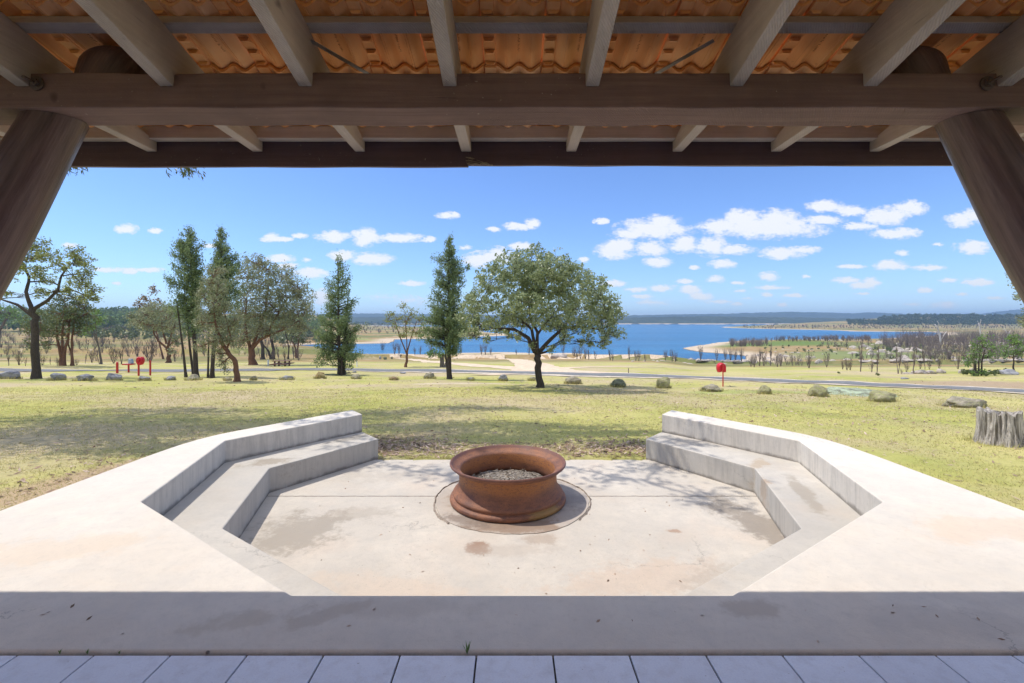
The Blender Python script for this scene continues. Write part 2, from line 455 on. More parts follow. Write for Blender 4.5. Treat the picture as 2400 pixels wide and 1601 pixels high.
def strip(name, pts, widths, mat, lift, label, step=.6):
    """sheet laid along a centre line on the ground"""
    P = [np.array(p[:2], float) for p in pts]
    dense = []; W = []
    for i in range(len(P) - 1):
        p0 = P[max(i - 1, 0)]; p1 = P[i]; p2 = P[i + 1]; p3 = P[min(i + 2, len(P) - 1)]
        n = max(2, int(np.linalg.norm(p2 - p1) / step))
        for k in range(n):
            u = k / n
            q = .5 * ((2 * p1) + (-p0 + p2) * u + (2 * p0 - 5 * p1 + 4 * p2 - p3) * u * u + (-p0 + 3 * p1 - 3 * p2 + p3) * u ** 3)
            dense.append(q); W.append(widths[i] * (1 - u) + widths[i + 1] * u)
    dense.append(P[-1]); W.append(widths[-1])
    D = np.array(dense); T = np.gradient(D, axis=0); T /= np.linalg.norm(T, axis=1)[:, None]
    N = np.stack([-T[:, 1], T[:, 0]], 1)
    m = 9; V = []
    s = np.cumsum(np.r_[0, np.linalg.norm(np.diff(D, axis=0), axis=1)])
    for j in range(m):
        u = (j / (m - 1) - .5)
        wob = (0.12 * fbm(s / 2.5, np.full_like(s, j * 3.1)) * np.array(W) * .4) * (1 if j in (0, m - 1) else 0)
        Q = D + N * ((np.array(W) * u + wob)[:, None]); V.append(np.c_[Q, zt(Q[:, 0], Q[:, 1]) + lift])
    V = np.stack(V, 1).reshape(-1, 3); n = len(D)
    i = (np.arange(n - 1)[:, None] * m + np.arange(m - 1)[None]).ravel()
    me = mesh_arr(name, V, np.stack([i, i + m, i + m + 1, i + 1], 1), True)
    return tag(link(name, me, mat), label, kind='structure')

build_terrain()

# water
wt = NT('lake_water'); p = wt.pos()
w1 = wt.noise(wt.mapping(p, (.5, 1.6, 1)), .55, 5, .65); w2 = wt.noise(wt.mapping(p, (.12, 1, 1)), .022, 5, .65)
wt.color(wt.mix(wt.ramp(w2, [(.35, .0), (.7, 1.0)]), (.004, .09, .23), (.016, .18, .37))).rough(.3, .3)
wt.bump(wt.math('ADD', w1, wt.math('MULTIPLY', w2, .6)), 1.0, .9)
wv = np.array([(-2500, 150, LAKE_Z), (2600, 150, LAKE_Z), (2600, 3400, LAKE_Z), (-2500, 3400, LAKE_Z)])
tag(link('water', mesh_arr('water', wv, np.array([[0, 1, 2, 3]])), wt.m), 'deep blue rippled lake', kind='structure')

# road, shoulders and tracks
asph = plain('asphalt', (.19, .195, .20), .9, .2, 0, .25, 5, .4)
gravel = plain('pale_gravel', (.60, .52, .42), .95, .1, 0, .3, 3, .6)
RP = [ground(px, py) for px, py in [(-500, 865), (0, 867.5), (300, 868), (600, 868), (850, 868), (1050, 870.5), (1200, 873), (1350, 877.5), (1500, 881), (1700, 888), (1900, 896), (2100, 905), (2300, 913.5), (2450, 921), (2700, 938)]]
strip('road_shoulder', RP, [3.3, 3.3, 3.3, 3.3, 3.4, 4.4, 5.2, 5.4, 4.9, 4.4, 4.2, 4.1, 4.0, 4.0, 4.0], gravel, .03, 'pale gravel edge along the narrow road')
strip('road', RP, [2.6] * 15, asph, .045, 'narrow grey sealed road crossing the lawn')
dirt = plain('pale_dirt', (.66, .53, .39), .95, .1, 0, .22, 1.5, .4)
strip('dirt_track', [ground(px, py) for px, py in [(1300, 876), (1272, 868), (1253, 858), (1232, 850), (1205, 842), (1165, 835), (1120, 831)]], [12, 5.5, 4.5, 4.5, 5, 6, 6], dirt, .028, 'pale dirt track curving from the road to the beach')
strip('dirt_path', [ground(px, py) for px, py in [(1160, 833), (1080, 833), (980, 834), (925, 837), (960, 842), (1010, 847), (1090, 854), (1180, 861), (1255, 868)]], [6, 4, 3, 4, 4, 3.5, 3, 3, 3.5], dirt, .024, 'thin pale dirt path looping behind the trees')
strip('foot_path', [ground(px, py) for px, py in [(1285, 864), (1350, 861.5), (1420, 860), (1500, 860.5), (1560, 861)]], [2.5, 1.2, .9, .7, .4], dirt, .02, 'faint pale foot track across the grass')
beach = strip('beach', [ground(px, py) for px, py in [(1010, 833), (1100, 831), (1200, 830), (1300, 833), (1400, 838), (1500, 840), (1580, 843)]], [5, 9, 12, 12, 9, 6, 5], dirt, .02, 'strip of pale bare sand beside the lake', step=4)

# far hills
def ridge(name, Y, prof, depth, col1, col2, label, seed, rough_amp):
    px = np.arange(-900, 3400, 5.0); xs = [q[0] for q in prof]; ys = [q[1] for q in prof]
    top = np.interp(px, xs, ys)
    rows = 26; V = []
    for j in range(rows):
        u = j / (rows - 1); yy = Y + depth * u
        X = (px - HX) * (Y + depth) / F * (1 - .0) 
        ztop = CAMZ - (top - HY) * (Y + depth) / F
        zz = LAKE_Z + .5 + (ztop - LAKE_Z) * (1 - (1 - u) ** 1.7)
        zz = zz + (fbm(X / 330 + seed, np.full_like(X, yy / 200), 4) * 9 * (u * (1 - u) * 3)) + fbm(X / 22 + seed, np.full_like(X, yy / 22.0), 3) * rough_amp
        V.append(np.stack([X, np.full_like(X, yy) + 50 * fbm(X / 260 + seed, X * 0 + 3, 3), zz], 1))
    n = len(px); V = np.concatenate(V)
    i = (np.arange(rows - 1)[:, None] * n + np.arange(n - 1)[None]).ravel()
    t = NT(name + '_forest'); p = t.pos()
    a = t.noise(p, .03, 6, .75); b = t.noise(t.mapping(p, (1, 1, 5)), .0045, 5, .6)
    c = t.mix(t.ramp(a, [(.38, .0), (.62, 1.0)]), col1, col2)
    c = t.mix(t.ramp(b, [(.42, .0), (.62, .6)]), c, tuple(q * .7 for q in col1))
    c = t.mix(t.ramp(t.noise(t.mapping(p, (1, 1, 3), loc=(900, 40, 3)), .008, 5, .7), [(.62, .0), (.69, .5)]), c, (.26, .25, .16))
    z = t.sep(p)[2]
    c = t.mix(t.maprange(z, LAKE_Z + 7, LAKE_Z + 3), c, (.62, .50, .38))
    t.color(c).rough(.95, .1).bump(a, 1.0, 14)
    tag(link(name, mesh_arr(name, V, np.stack([i, i + n, i + n + 1, i + 1], 1), True), t.m), label, kind='structure')
ridge('hills', 2850, [(-900, 742), (600, 742), (850, 744), (1000, 743), (1300, 747), (1500, 745), (1650, 742.5), (1800, 744), (1900, 746), (2100, 748), (3400, 748)], 600, (.035, .05, .025), (.075, .09, .04), 'low forested shore hills across the lake', 3.3, 5)
ridge('far_hills', 4600, [(-900, 735), (400, 735), (700, 738), (850, 735.5), (1000, 737), (1200, 739), (1450, 740), (1600, 737.5), (1720, 735.4), (1820, 732), (1900, 733), (1990, 735.4), (2030, 733), (2070, 735), (2110, 737.2), (2200, 736.6), (2280, 736.6), (2320, 733), (2360, 728.5), (2400, 724.5), (2480, 722), (2700, 733), (3400, 736)], 900, (.035, .05, .028), (.07, .085, .045), 'long blue grey forested range on the horizon', 8.1, 7)

# ------------------------------------------------------------------ terrace
C_DECK = concrete('deck_concrete', (.735, .672, .585), .10, (.72, .59, .45), spots=[(-1.3, 2.2, .30, .09, .3, (.42, .34, .25), .4), (-.9, 2.25, .25, .07, .5, (.42, .34, .26), .4), (2.1, 2.2, .6, .14, 0, (.46, .41, .37), .3), (-.6, 2.3, .5, .10, 0, (.46, .39, .32), .25),
      (1.2, 2.3, .2, .1, 0, (.35, .27, .2), .4), (3.3, 3.2, .6, .25, .2, (.70, .50, .34), .4), (-2.9, 2.9, .6, .25, .2, (.70, .54, .38), .4)], speck=.35)
C_SEAT = concrete('seat_concrete', (.57, .525, .46), .2, (.50, .38, .27), spots=[(-2.95, 5.55, .35, .2, .6, (.27, .22, .16), .7), (2.62, 4.9, .22, .2, 0, (.42, .28, .17), .7), (3.0, 5.5, .3, .12, .9, (.40, .29, .18), .6), (-2.3, 6.75, .5, .14, .9, (.20, .18, .15), .6), (2.9, 4.5, .1, .7, -.3, (.28, .23, .17), .55), (2.35, 6.6, .5, .2, -.9, (.24, .22, .2), .45)], speck=.6)
C_FLOOR = concrete('floor_concrete', (.60, .54, .46), .16, (.62, .47, .35), spots=[
    (-2.05, 4.35, .55, .5, .9, (.30, .26, .21), .75), (-1.6, 4.75, .5, .2, 0, (.36, .31, .25), .5), (2.42, 4.55, .30, .95, .25, (.25, .21, .17), .85), (-.30, 4.05, .13, .15, 0, (.27, .15, .09), .85), (.25, 4.2, .22, .12, 0, (.36, .27, .2), .6),
    (1.55, 4.35, .10, .06, 0, (.33, .18, .10), .7), (1.0, 3.55, .9, .30, .25, (.55, .40, .29), .45), (-1.0, 3.4, .9, .25, -.2, (.62, .48, .36), .4), (-1.5, 5.9, .9, .3, .1, (.42, .37, .31), .45), (0, 4.0, .5, .15, 0, (.40, .33, .27), .4), (1.7, 3.5, .5, .3, .4, (.26, .24, .21), .3)], joint=5.22, speck=.8)

terrace = empty('fire_pit_terrace', (0, 4.5, -.56), 'pale concrete terrace with sunken fire pit floor and stepped bench seating', 'terrace')
O = (0, 4.5, -.56)
A_, B_, C_, D_ = (2.98, 3.66), (3.48, 5.52), (2.33, 7.08), (1.165, 2.41)
outer_r = [(3.92, 4.9), (3.90, 5.3), (3.85, 5.58), (3.76, 5.82), (3.62, 6.05), (3.42, 6.32), (2.60, 7.42)]
right = [D_, A_, B_, C_][::-1]                      # C B A D
poly = [(-3.92, 1.998), (3.92, 1.998)] + outer_r + right + [(-x, y) for x, y in right[::-1]] + [(-x, y) for x, y in outer_r[::-1]]
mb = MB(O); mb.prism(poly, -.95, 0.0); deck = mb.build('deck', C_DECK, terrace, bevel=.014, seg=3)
SA, SB, SC, SD = (2.40, 3.78), (2.835, 5.32), (1.95, 6.64), (1.03, 2.83)
oA, oB, oC, oD = (3.05, 3.60), (3.60, 5.56), (2.42, 7.20), (1.1, 2.35)
seat_poly = [oC, oB, oA, oD, (-oD[0], oD[1]), (-oA[0], oA[1]), (-oB[0], oB[1]), (-oC[0], oC[1]), (-SC[0], SC[1]), (-SB[0], SB[1]), (-SA[0], SA[1]), (-SD[0], SD[1]), SD, SA, SB, SC]
seat_poly[0] = (2.315, 7.058); seat_poly[7] = (-2.315, 7.058)
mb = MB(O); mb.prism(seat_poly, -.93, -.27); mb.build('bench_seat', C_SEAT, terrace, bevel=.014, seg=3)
mb = MB(O)
fl = [(2.9, 2.6), (2.9, 5.4), (2.06, 6.60), (-2.06, 6.60), (-2.9, 5.4), (-2.9, 2.6)]
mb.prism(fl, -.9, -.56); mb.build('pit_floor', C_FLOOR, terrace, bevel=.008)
# mortar disc the rim stands on
mb = MB(O); n = 72; ring = []
for k in range(n):
    th = 2 * math.pi * k / n; r = .855 * (1 + .012 * math.sin(5 * th + 1) + random.uniform(-.008, .008)); ring.append((r * math.cos(th), 5.13 + r * math.sin(th)))
mb.prism(ring, -.58, -.552)
C_RING = concrete('mortar_ring', (.52, .45, .38), .2, (.42, .30, .2), spots=[(0, 5.1, .80, .78, 0, (.33, .24, .17), .75), (0, 4.42, .7, .2, 0, (.27, .18, .12), .85), (-.45, 4.55, .35, .15, -.5, (.2, .15, .12), .7), (.5, 5.2, .4, .5, 0, (.27, .26, .26), .7)], speck=.9)
mb.build('mortar_ring', C_RING, terrace, bevel=.006)
# raised broken lip around the disc
mb = MB(O); n = 120; V = []; Fc = []
for k in range(n):
    th = 2 * math.pi * k / n; r = .865 + .010 * math.sin(5 * th + 1) + random.uniform(-.006, .006); w = .016 + random.uniform(0, .010)
    hh = .010 + random.uniform(0, .008)
    for rr, zz in ((r, -.561), (r + .004, -.56 + hh), (r + w, -.561)): V.append((rr * math.cos(th), 5.13 + rr * math.sin(th), zz))
for k in range(n):
    a = k * 3; b = ((k + 1) % n) * 3
    if 1.15 < k / n * 6.283 < 2.0 or 3.9 < k / n * 6.283 < 5.6: continue
    Fc += [(a, b, b + 1, a + 1), (a + 1, b + 1, b + 2, a + 2)]
mb.add(V, Fc); mb.build('cracked_lip', plain('dirty_lip', (.34, .28, .23), .9, .2, 0, .4, 20), terrace)

# paving tiles under the shelter
tm = NT('paving_tile'); p = tm.pos()
c = tm.mix(tm.ramp(tm.noise(p, 120, 2), [(.3, .0), (.7, 1.0)]), (.78, .82, .92), (.87, .91, .98))
c = tm.mix(tm.ramp(tm.noise(p, 3, 4), [(.5, .0), (.8, .25)]), c, (.56, .56, .62))
ri = tm.n('ShaderNodeNewGeometry').outputs['Random Per Island']
c = tm.mix(tm.ramp(ri, [(.0, .25), (1.0, .0)]), c, (.52, .53, .58))
c = tm.mix(tm.ramp(tm.noise(p, 70, 3, .6), [(.70, .0), (.76, .6)]), c, (.2, .17, .15))
c = tm.mix(tm.ramp(tm.noise(p, 14, 5, .7), [(.48, .0), (.72, .35)]), c, (.50, .48, .50))
tm.color(c).rough(.55, .5).bump(tm.noise(p, 260, 2), .15, .002)
grout = plain('grout', (.09, .075, .065), .95, .1)
paving = empty('paving', (0, 0, -.01), 'blue grey square paving tiles under the shelter', kind_ := None)
tag(paving, 'blue grey square paving tiles under the shelter', kind='structure')
mb = MB((0, 0, -.01))
pitch = .3335
for j in range(0, 9):
    for i in range(-11, 12):
        x = -.010 + i * pitch; y = 1.988 - (j + .5) * pitch
        mb.box((x + pitch * .5 - .145, y, -.018), (pitch - .008, pitch - .008, .02))
mb.build('tile', tm.m, paving, bevel=.0025)
mb = MB((0, 0, -.01)); mb.box((0, -1.05, -.13), (12, 6.07, .22)); mb.build('grout_bed', grout, paving)

# ------------------------------------------------------------------ shelter
WOOD = timber('painted_timber_x', (.60, .53, .47), (.50, .43, .38), 0)
WOODB = timber('painted_beam', (.27, .175, .15), (.19, .115, .10), 0)
WOODY = timber('painted_timber_y', (.57, .50, .44), (.48, .405, .355), 1)
FASC = timber('fascia_timber', (.15, .105, .125), (.11, .078, .092), 0, .5, False)
shelter = empty('picnic_shelter', (0, 1.95, 0), 'brown timber shelter roof frame with raking log posts and terracotta tiles', 'shelter')
SO = (0, 1.95, 0)
def wobble_box(mbx, x0, x1, y0, y1, z0, z1, n=60, amp=.004):
    """a long sawn beam along x whose arrises are not quite straight"""
    V = []; Fc = []
    for i in range(n + 1):
        x = x0 + (x1 - x0) * i / n
        for k, (y, z) in enumerate(((y0, z0), (y1, z0), (y1, z1), (y0, z1))):
            V.append((x, y + amp * mnoise.noise(Vector((x * 2.3, k * 7.7, 1))), z + amp * mnoise.noise(Vector((x * 3.1, k * 3.3, 5)))))
    for i in range(n):
        for k in range(4):
            k2 = (k + 1) % 4; Fc.append((i * 4 + k, (i + 1) * 4 + k, (i + 1) * 4 + k2, i * 4 + k2))
    Fc += [(0, 1, 2, 3), (n * 4 + 3, n * 4 + 2, n * 4 + 1, n * 4)]
    mbx.add(V, Fc)
mb = MB(SO); wobble_box(mb, -6.2, 6.2, 1.92, 2.105, .90, 1.047, 260, .006); mb.build('main_beam', WOODB, shelter, bevel=.006)
def ztop(Y): return 1.158 + .26 * (2.13 - Y)
ridgeY = -1.0
RX = [-2.06 - .592 * k for k in range(4, 0, -1)] + [-2.06, -1.455, -.870, -.262, .338, .945, 1.510, 2.075] + [2.075 + .592 * k for k in range(1, 5)]
for i, x in enumerate(RX):
    w = .058
    prof = [(ridgeY, ztop(ridgeY)), (2.605, ztop(2.605) - .012), (2.605, .968), (2.30, .972), (2.107, .972 + .0), (2.107, 1.035), (1.925, 1.035), (1.918, .987), (1.80, 1.018), (ridgeY, .987 + .26 * (1.92 - ridgeY))]
    m2 = MB(SO); n = len(prof); jx = random.uniform(-.003, .003)
    V = [(x - w / 2 + jx, y, z) for y, z in prof] + [(x + w / 2, y, z) for y, z in prof]
    m2.add(V, [tuple(range(n)), tuple(range(n, 2 * n))[::-1]] + [(k, n + k, n + (k + 1) % n, (k + 1) % n) for k in range(n)])
    m2.build('rafter', WOODY, shelter, bevel=.004)
sl = math.atan(.26); R15 = Matrix.Rotation(-sl, 3, 'X')
by = 1.90; battY = []
k = 0
while by - .327 * k > ridgeY + .1: battY.append(by - .327 * k); k += 1
battY = [by + .327] + battY
for y in battY:
    m2 = MB(SO); m2.box((0, y, ztop(y) + .0185), (12.3, .053, .036), R15); m2.build('batten', WOOD, shelter, bevel=.003)
m2 = MB(SO); wobble_box(m2, -6.2, 6.2, 2.545, 2.600, 1.022, 1.092, 60, .003); m2.build('eaves_batten', WOOD, shelter, bevel=.004)
# fascia in two lengths butted by the fourth rafter
for (x0, x1, zb) in ((-6.3, -.2502, .884), (-.2498, 6.3, .892)):
    m2 = MB(SO); wobble_box(m2, x0, x1, 2.607, 2.631, zb, 1.075, 120, .0035); m2.build('fascia', FASC, shelter, bevel=.003)
# splintered end of the fascia joint
m2 = MB(SO)
for k in range(26):
    x = -.245 + random.random() * .12; z = .893 + random.random() * .05 * (1 - (x + .245) / .12)
    m2.box((x, 2.604, z), (random.uniform(.02, .05), .004, random.uniform(.001, .0025)), Matrix.Rotation(random.uniform(-.2, .35), 3, 'Y'))
m2.build('splinters', plain('raw_wood', (.42, .36, .28), .9, .1), shelter)
# terracotta tiles: wavy undersides with a row of lugs
TW = .271; TX0 = -6.09; NTI = 45
def tz(u):
    if u < .20: return 0.0
    if u > .98: return .018
    v = (u - .20) / .80
    return -.029 * (1 - math.cos(2 * math.pi * 2 * v)) * .5 + .008
tile_mat = NT('terracotta'); p = tile_mat.pos()
n1 = tile_mat.noise(p, 3.0, 4); n2 = tile_mat.noise(tile_mat.mapping(p, (30, 4, 4)), 2.0, 5, .6)
c = tile_mat.mix(tile_mat.ramp(n1, [(.35, .0), (.65, 1.0)]), (.93, .42, .15), (.96, .52, .22))
c = tile_mat.mix(tile_mat.ramp(n2, [(.45, .0), (.75, .45)]), c, (.95, .58, .28))
c = tile_mat.mix(tile_mat.ramp(tile_mat.noise(p, 40, 2), [(.70, .0), (.78, .5)]), c, (.45, .17, .07))
ri = tile_mat.n('ShaderNodeNewGeometry').outputs['Random Per Island']
c = tile_mat.mix(tile_mat.ramp(ri, [(.0, .45), (.5, .0), (1.0, .0)]), c, (.62, .27, .11)); c = tile_mat.mix(tile_mat.ramp(ri, [(.6, .0), (1.0, .6)]), c, (.95, .62, .36))
tile_mat.color(c).rough(.8, .2).bump(n2, .25, .003)
up = MB(SO); lugs = MB(SO); marks = MB(SO)
us = [0.0, .10, .195, .205] + [.205 + .795 * q / 22 for q in range(1, 23)]
us = us[:-1] + [.975, .985, 1.03]
NC = 0
lowY = 2.19; gauge = .327; courses = []
yl = 2.69
cy = [(2.69, 2.16), (2.235, 1.835), (1.905, 1.505), (1.578, 1.178), (1.25, .85), (.92, .52), (.6, .2), (.27, -.13), (-.06, -.46), (-.38, -.78), (-.71, -1.02)]
for ci, (y0, y1) in enumerate(cy):
    for i in range(NTI):
        x0 = TX0 + i * TW; V = []; Fc = []
        j = random.uniform(-.002, .002)
        lift0 = ztop(y0) + .074; lift1 = ztop(y1) + .054
        if ci == 0: lift0 = ztop(y0) + .050; lift1 = ztop(y1) + .052
        th = .013
        for (yy, bz) in ((y0, lift0), (y1, lift1)):
            for u in us:
                V.append((x0 + u * TW + j, yy, bz + tz(u)))
            for u in us:
                V.append((x0 + u * TW + j, yy, bz + tz(u) + th))
        m = len(us)
        for q in range(m - 1):
            Fc += [(q, q + 1, 2 * m + q + 1, 2 * m + q), (m + q, 3 * m + q, 3 * m + q + 1, m + q + 1), (q, m + q, m + q + 1, q + 1), (2 * m + q, 2 * m + q + 1, 3 * m + q + 1, 3 * m + q)]
        Fc += [(0, 2 * m, 3 * m, m), (m - 1, 2 * m - 1, 4 * m - 1, 3 * m - 1)]
        up.add(V, Fc)
        if 1 <= ci <= 2 and 10 < i < 35:
            for q in range(5):
                yy = y1 + .055 + q * .068
                z = lift1 + (lift0 - lift1) * (yy - y1) / (y0 - y1)
                cx = x0 + .10 * TW + j
                a, b = .024, .015
                zz = z - .013
                V = [(cx - a, yy - .018, z + .002), (cx + a, yy - .018, z + .002), (cx + b, yy - .018, zz), (cx - b, yy - .018, zz), (cx - a, yy + .020, z + .002), (cx + a, yy + .020, z + .002)]
                lugs.add(V, [(0, 1, 2, 3), (3, 2, 5, 4), (1, 5, 2), (0, 3, 4)])
            for uu in (.36, .40, .75, .79):   # ribs down the pans
                V = []; cx = x0 + uu * TW + j
                for yy in (y0, y1):
                    z = (lift0 if yy == y0 else lift1) + tz(uu)
                    V += [(cx - .0016, yy, z + .001), (cx, yy, z - .0022), (cx + .0016, yy, z + .001)]
                lugs.add(V, [(0, 1, 4, 3), (1, 2, 5, 4)])
            random.seed(i * 7 + ci)
            for q in range(22):      # worn maker's lettering, unreadable
                if q in (7, 15): continue
                yy = y1 + .10 + q * .0075; z = lift1 + (lift0 - lift1) * (yy - y1) / (y0 - y1) + tz(.58) - .0006
                cx = x0 + .585 * TW + j
                for r_ in range(random.choice((1, 2, 2))):
                    marks.box((cx + random.uniform(-.004, .004), yy + random.uniform(-.001, .001), z), (random.uniform(.004, .010), random.uniform(.0012, .0022), .0012))
tiles = up.build('roof_tiles', tile_mat.m, shelter, smooth=False, fix=False)
lugs.build('tile_lugs', tile_mat.m, shelter)
marks.build('tile_lettering', plain('tile_marks', (.45, .17, .06), .9, .1), shelter)
# back slope of the roof, seen by nothing but the light
m2 = MB(SO); zr = ztop(ridgeY) + .06
m2.add([(-6.1, ridgeY, zr), (6.1, ridgeY, zr), (6.1, -3.6, 1.25), (-6.1, -3.6, 1.25), (-6.1, ridgeY, zr + .03), (6.1, ridgeY, zr + .03), (6.1, -3.6, 1.28), (-6.1, -3.6, 1.28)], [(0, 1, 2, 3), (7, 6, 5, 4), (0, 4, 5, 1), (2, 6, 7, 3), (1, 5, 6, 2), (0, 3, 7, 4)])
m2.build('back_roof', tile_mat.m, shelter)
m2 = MB(SO); m2.box((0, -3.3, -.60), (12.2, .2, 1.7)); m2.build('back_wall', plain('brown_render', (.22, .15, .11), .9, .2), shelter)  # unseen low wall, added to block light bouncing off the ground behind
m2 = MB(SO); m2.box((0, ridgeY, ztop(ridgeY) - .06), (12.2, .035, .2)); m2.build('ridge_board', WOOD, shelter)
# everything of the shelter's timber was measured from the eye; lift it to its real height
for ch in list(shelter.children): ch.location.z += CAMZ
# thin steel bracing straps crossing the bays
steel = plain('galvanised_strap', (.42, .38, .34), .5, .5, .4)
for sx in (-1, 1):
    m2 = MB((0, 1.95, 0)); a = Vector((sx * .835, 1.93, CAMZ + ztop(1.93) + .002)); b = Vector((sx * .60, 2.12, CAMZ + ztop(2.12) - .012))
    a = Vector((sx * .842, 1.90, CAMZ + 1.17)); b = Vector((sx * .60, 2.11, CAMZ + 1.105))
    d = (b - a).normalized(); s_ = Vector((d.y, -d.x, 0)).normalized() * .012; up_ = Vector((0, 0, .002))
    m2.add([a - s_, a + s_, b + s_, b - s_, a - s_ + up_, a + s_ + up_, b + s_ + up_, b - s_ + up_], [(0, 1, 2, 3), (7, 6, 5, 4), (0, 4, 5, 1), (2, 6, 7, 3), (1, 5, 6, 2), (0, 3, 7, 4)])
    m2.build('brace_strap', steel, shelter)
# raking log posts, heads housed under the beam and poking out above it
LOG = NT('log_post'); p = LOG.pos()
ls = LOG.sep(p); lc = LOG.n('ShaderNodeCombineXYZ')
LOG.l(LOG.math('MULTIPLY_ADD', ls[2], .56, LOG.math('ABSOLUTE', ls[0])), lc.inputs[0]); LOG.l(ls[1], lc.inputs[1]); LOG.l(ls[2], lc.inputs[2])
g = LOG.noise(LOG.mapping(lc.outputs[0], (17, 17, .8)), 1.8, 7, .68)
c = LOG.mix(LOG.ramp(g, [(.32, .0), (.68, 1.0)]), (.055, .026, .024), (.19, .115, .095))
c = LOG.mix(LOG.ramp(LOG.noise(p, 14, 3), [(.68, .0), (.76, .6)]), c, (.10, .06, .05))
c = LOG.mix(LOG.ramp(g, [(.30, .8), (.36, .0)]), c, (.03, .018, .016))
LOG.color(c).rough(.36, .5).bump(g, .5, .01)
for sx in (-1, 1):
    def logmesh(pts, rad, nm, sides=28):
        m2 = MB((0, 1.95, 0)); m2.tube(pts, rad, sides, True)
        o = m2.build(nm, LOG.m, shelter, smooth=True)
        me = o.data
        for v in me.vertices:
            n_ = mnoise.noise(Vector((v.co.x * 3, v.co.y * 3, v.co.z * 2 + sx))) * .016 + mnoise.noise(Vector((v.co.x * 11, v.co.y * 11, v.co.z * 5))) * .005
            v.co.x += n_; v.co.y += n_
        m3 = o.modifiers.new('edge', 'EDGE_SPLIT'); m3.split_angle = math.radians(45)
        return o
    def post_mesh(path, nm):
        """a round log whose rings lie level, so its head is cut flush"""
        V = []; Fc = []; n = 40
        for (cx, cy_2, z, r) in path:
            for q in range(n):
                th = 2 * math.pi * q / n
                dx, dy = math.cos(th), math.sin(th)
                rr = r * (1 + .05 * mnoise.noise(Vector((dx * 1.3 + sx * 4, dy * 1.3, z * .9))) + .018 * mnoise.noise(Vector((dx * 4, dy * 4, z * 2.5 + sx))))
                V.append((cx + rr * dx * 1.10, cy_2 + rr * dy, z))
        m = len(path)
        for a_ in range(m - 1):
            for q in range(n): Fc.append((a_ * n + q, a_ * n + (q + 1) % n, (a_ + 1) * n + (q + 1) % n, (a_ + 1) * n + q))
        Fc.append(tuple(range(n))[::-1]); Fc.append(tuple((m - 1) * n + q for q in range(n)))
        m2 = MB((0, 1.95, 0)); m2.add(V, Fc); o = m2.build(nm, LOG.m, shelter, smooth=True)
        e_ = o.modifiers.new('edge', 'EDGE_SPLIT'); e_.split_angle = math.radians(40); return o
    H0 = CAMZ + .8985; path = []
    for k in range(60):
        z = H0 * k / 59; d_ = H0 - z
        path.append((sx * (2.050 + .56 * d_), 2.045 - .01 * d_, z, .106 + .052 * min(d_, .5) + .006 * d_))
    post_mesh(path, 'post')
    HT = [(sx * (1.80 - .004 * k), 2.045, CAMZ + 1.03 + .0135 * k, .122 * (1 if k < 8 else math.sqrt(max(.05, 1 - ((k - 7) / 6.5) ** 2)))) for k in range(14)]
    post_mesh(HT, 'post_head')
    m2 = MB((0, 1.95, 0)); bx = sx * 2.0; m2.tube([(bx, 1.90, CAMZ + 1.0), (bx, 1.925, CAMZ + 1.0)], [.017, .017], 6); m2.tube([(bx, 1.86, CAMZ + 1.0), (bx, 1.93, CAMZ + 1.0)], [.006, .006], 8)
    m2.tube([(bx, 1.912, CAMZ + 1.0), (bx, 1.918, CAMZ + 1.0)], [.03, .03], 16)
    m2.build('bolt', plain('rusty_bolt', (.16, .12, .10), .5, .5, .6), shelter)

# ------------------------------------------------------------------ rusty wheel rim fire pit
RUST = NT('rusty_steel'); p = RUST.pos(); z = RUST.sep(p)[2]
n1 = RUST.noise(p, 5, 6, .65); n2 = RUST.noise(RUST.mapping(p, (1, 1, 4)), 16, 5, .65); n3 = RUST.noise(p, 90, 3)
c = RUST.mix(RUST.ramp(n1, [(.35, .0), (.65, 1.0)]), (.17, .075, .048), (.33, .145, .075))
band = RUST.math('MULTIPLY', RUST.maprange(z, -.36, -.27), RUST.maprange(z, -.19, -.21))
c = RUST.mix(RUST.math('MULTIPLY', band, RUST.ramp(n2, [(.36, .0), (.56, .95)])), c, (.47, .19, .055))
c = RUST.mix(RUST.ramp(n2, [(.50, .0), (.68, .55)]), c, (.11, .055, .045))
c = RUST.mix(RUST.math('MULTIPLY', RUST.maprange(z, -.155, -.14), .55), c, (.13, .06, .06))
c = RUST.mix(RUST.ramp(n3, [(.56, .0), (.70, .7)]), c, (.07, .035, .025))
c = RUST.mix(RUST.math('MULTIPLY', RUST.spot(p, .38, 4.62, .28, .25, 0, RUST.math('MULTIPLY_ADD', n2, 1.4, -.7)), RUST.math('MULTIPLY', RUST.maprange(z, -.47, -.49), .4)), c, (.48, .34, .08))
RUST.color(c).rough(RUST.ramp(n1, [(.3, .55), (.7, .78)]), .5).bump(RUST.math('ADD', n3, n2), .35, .004); RUST.b.inputs['Metallic'].default_value = .1
rim = empty('fire_pit', (-.046, 5.13, -.552), 'rusty steel wheel rim standing on the pit floor as a fire pit', 'fire pit')
CT = (-.046, 5.13, -.552)
m2 = MB(CT)
outp = [(.600, .004), (.636, .004), (.647, .012), (.650, .028), (.646, .046), (.636, .056), (.612, .060), (.606, .066), (.612, .078), (.618, .092), (.612, .106), (.596, .120), (.578, .140), (.562, .168), (.552, .195), (.547, .225), (.545, .300), (.545, .345),
        (.552, .356), (.590, .360), (.600, .364), (.606, .376), (.618, .388), (.634, .396), (.645, .404), (.651, .416), (.649, .427), (.641, .432), (.632, .428), (.622, .412), (.606, .400), (.592, .388), (.560, .378), (.535, .366), (.526, .345), (.524, .200), (.54, .15), (.58, .11), (.60, .08), (.60, .004)]
m2.lathe(outp, 128, CT)
m2.build('rim_barrel', RUST.m, rim, smooth=True, fix=True)
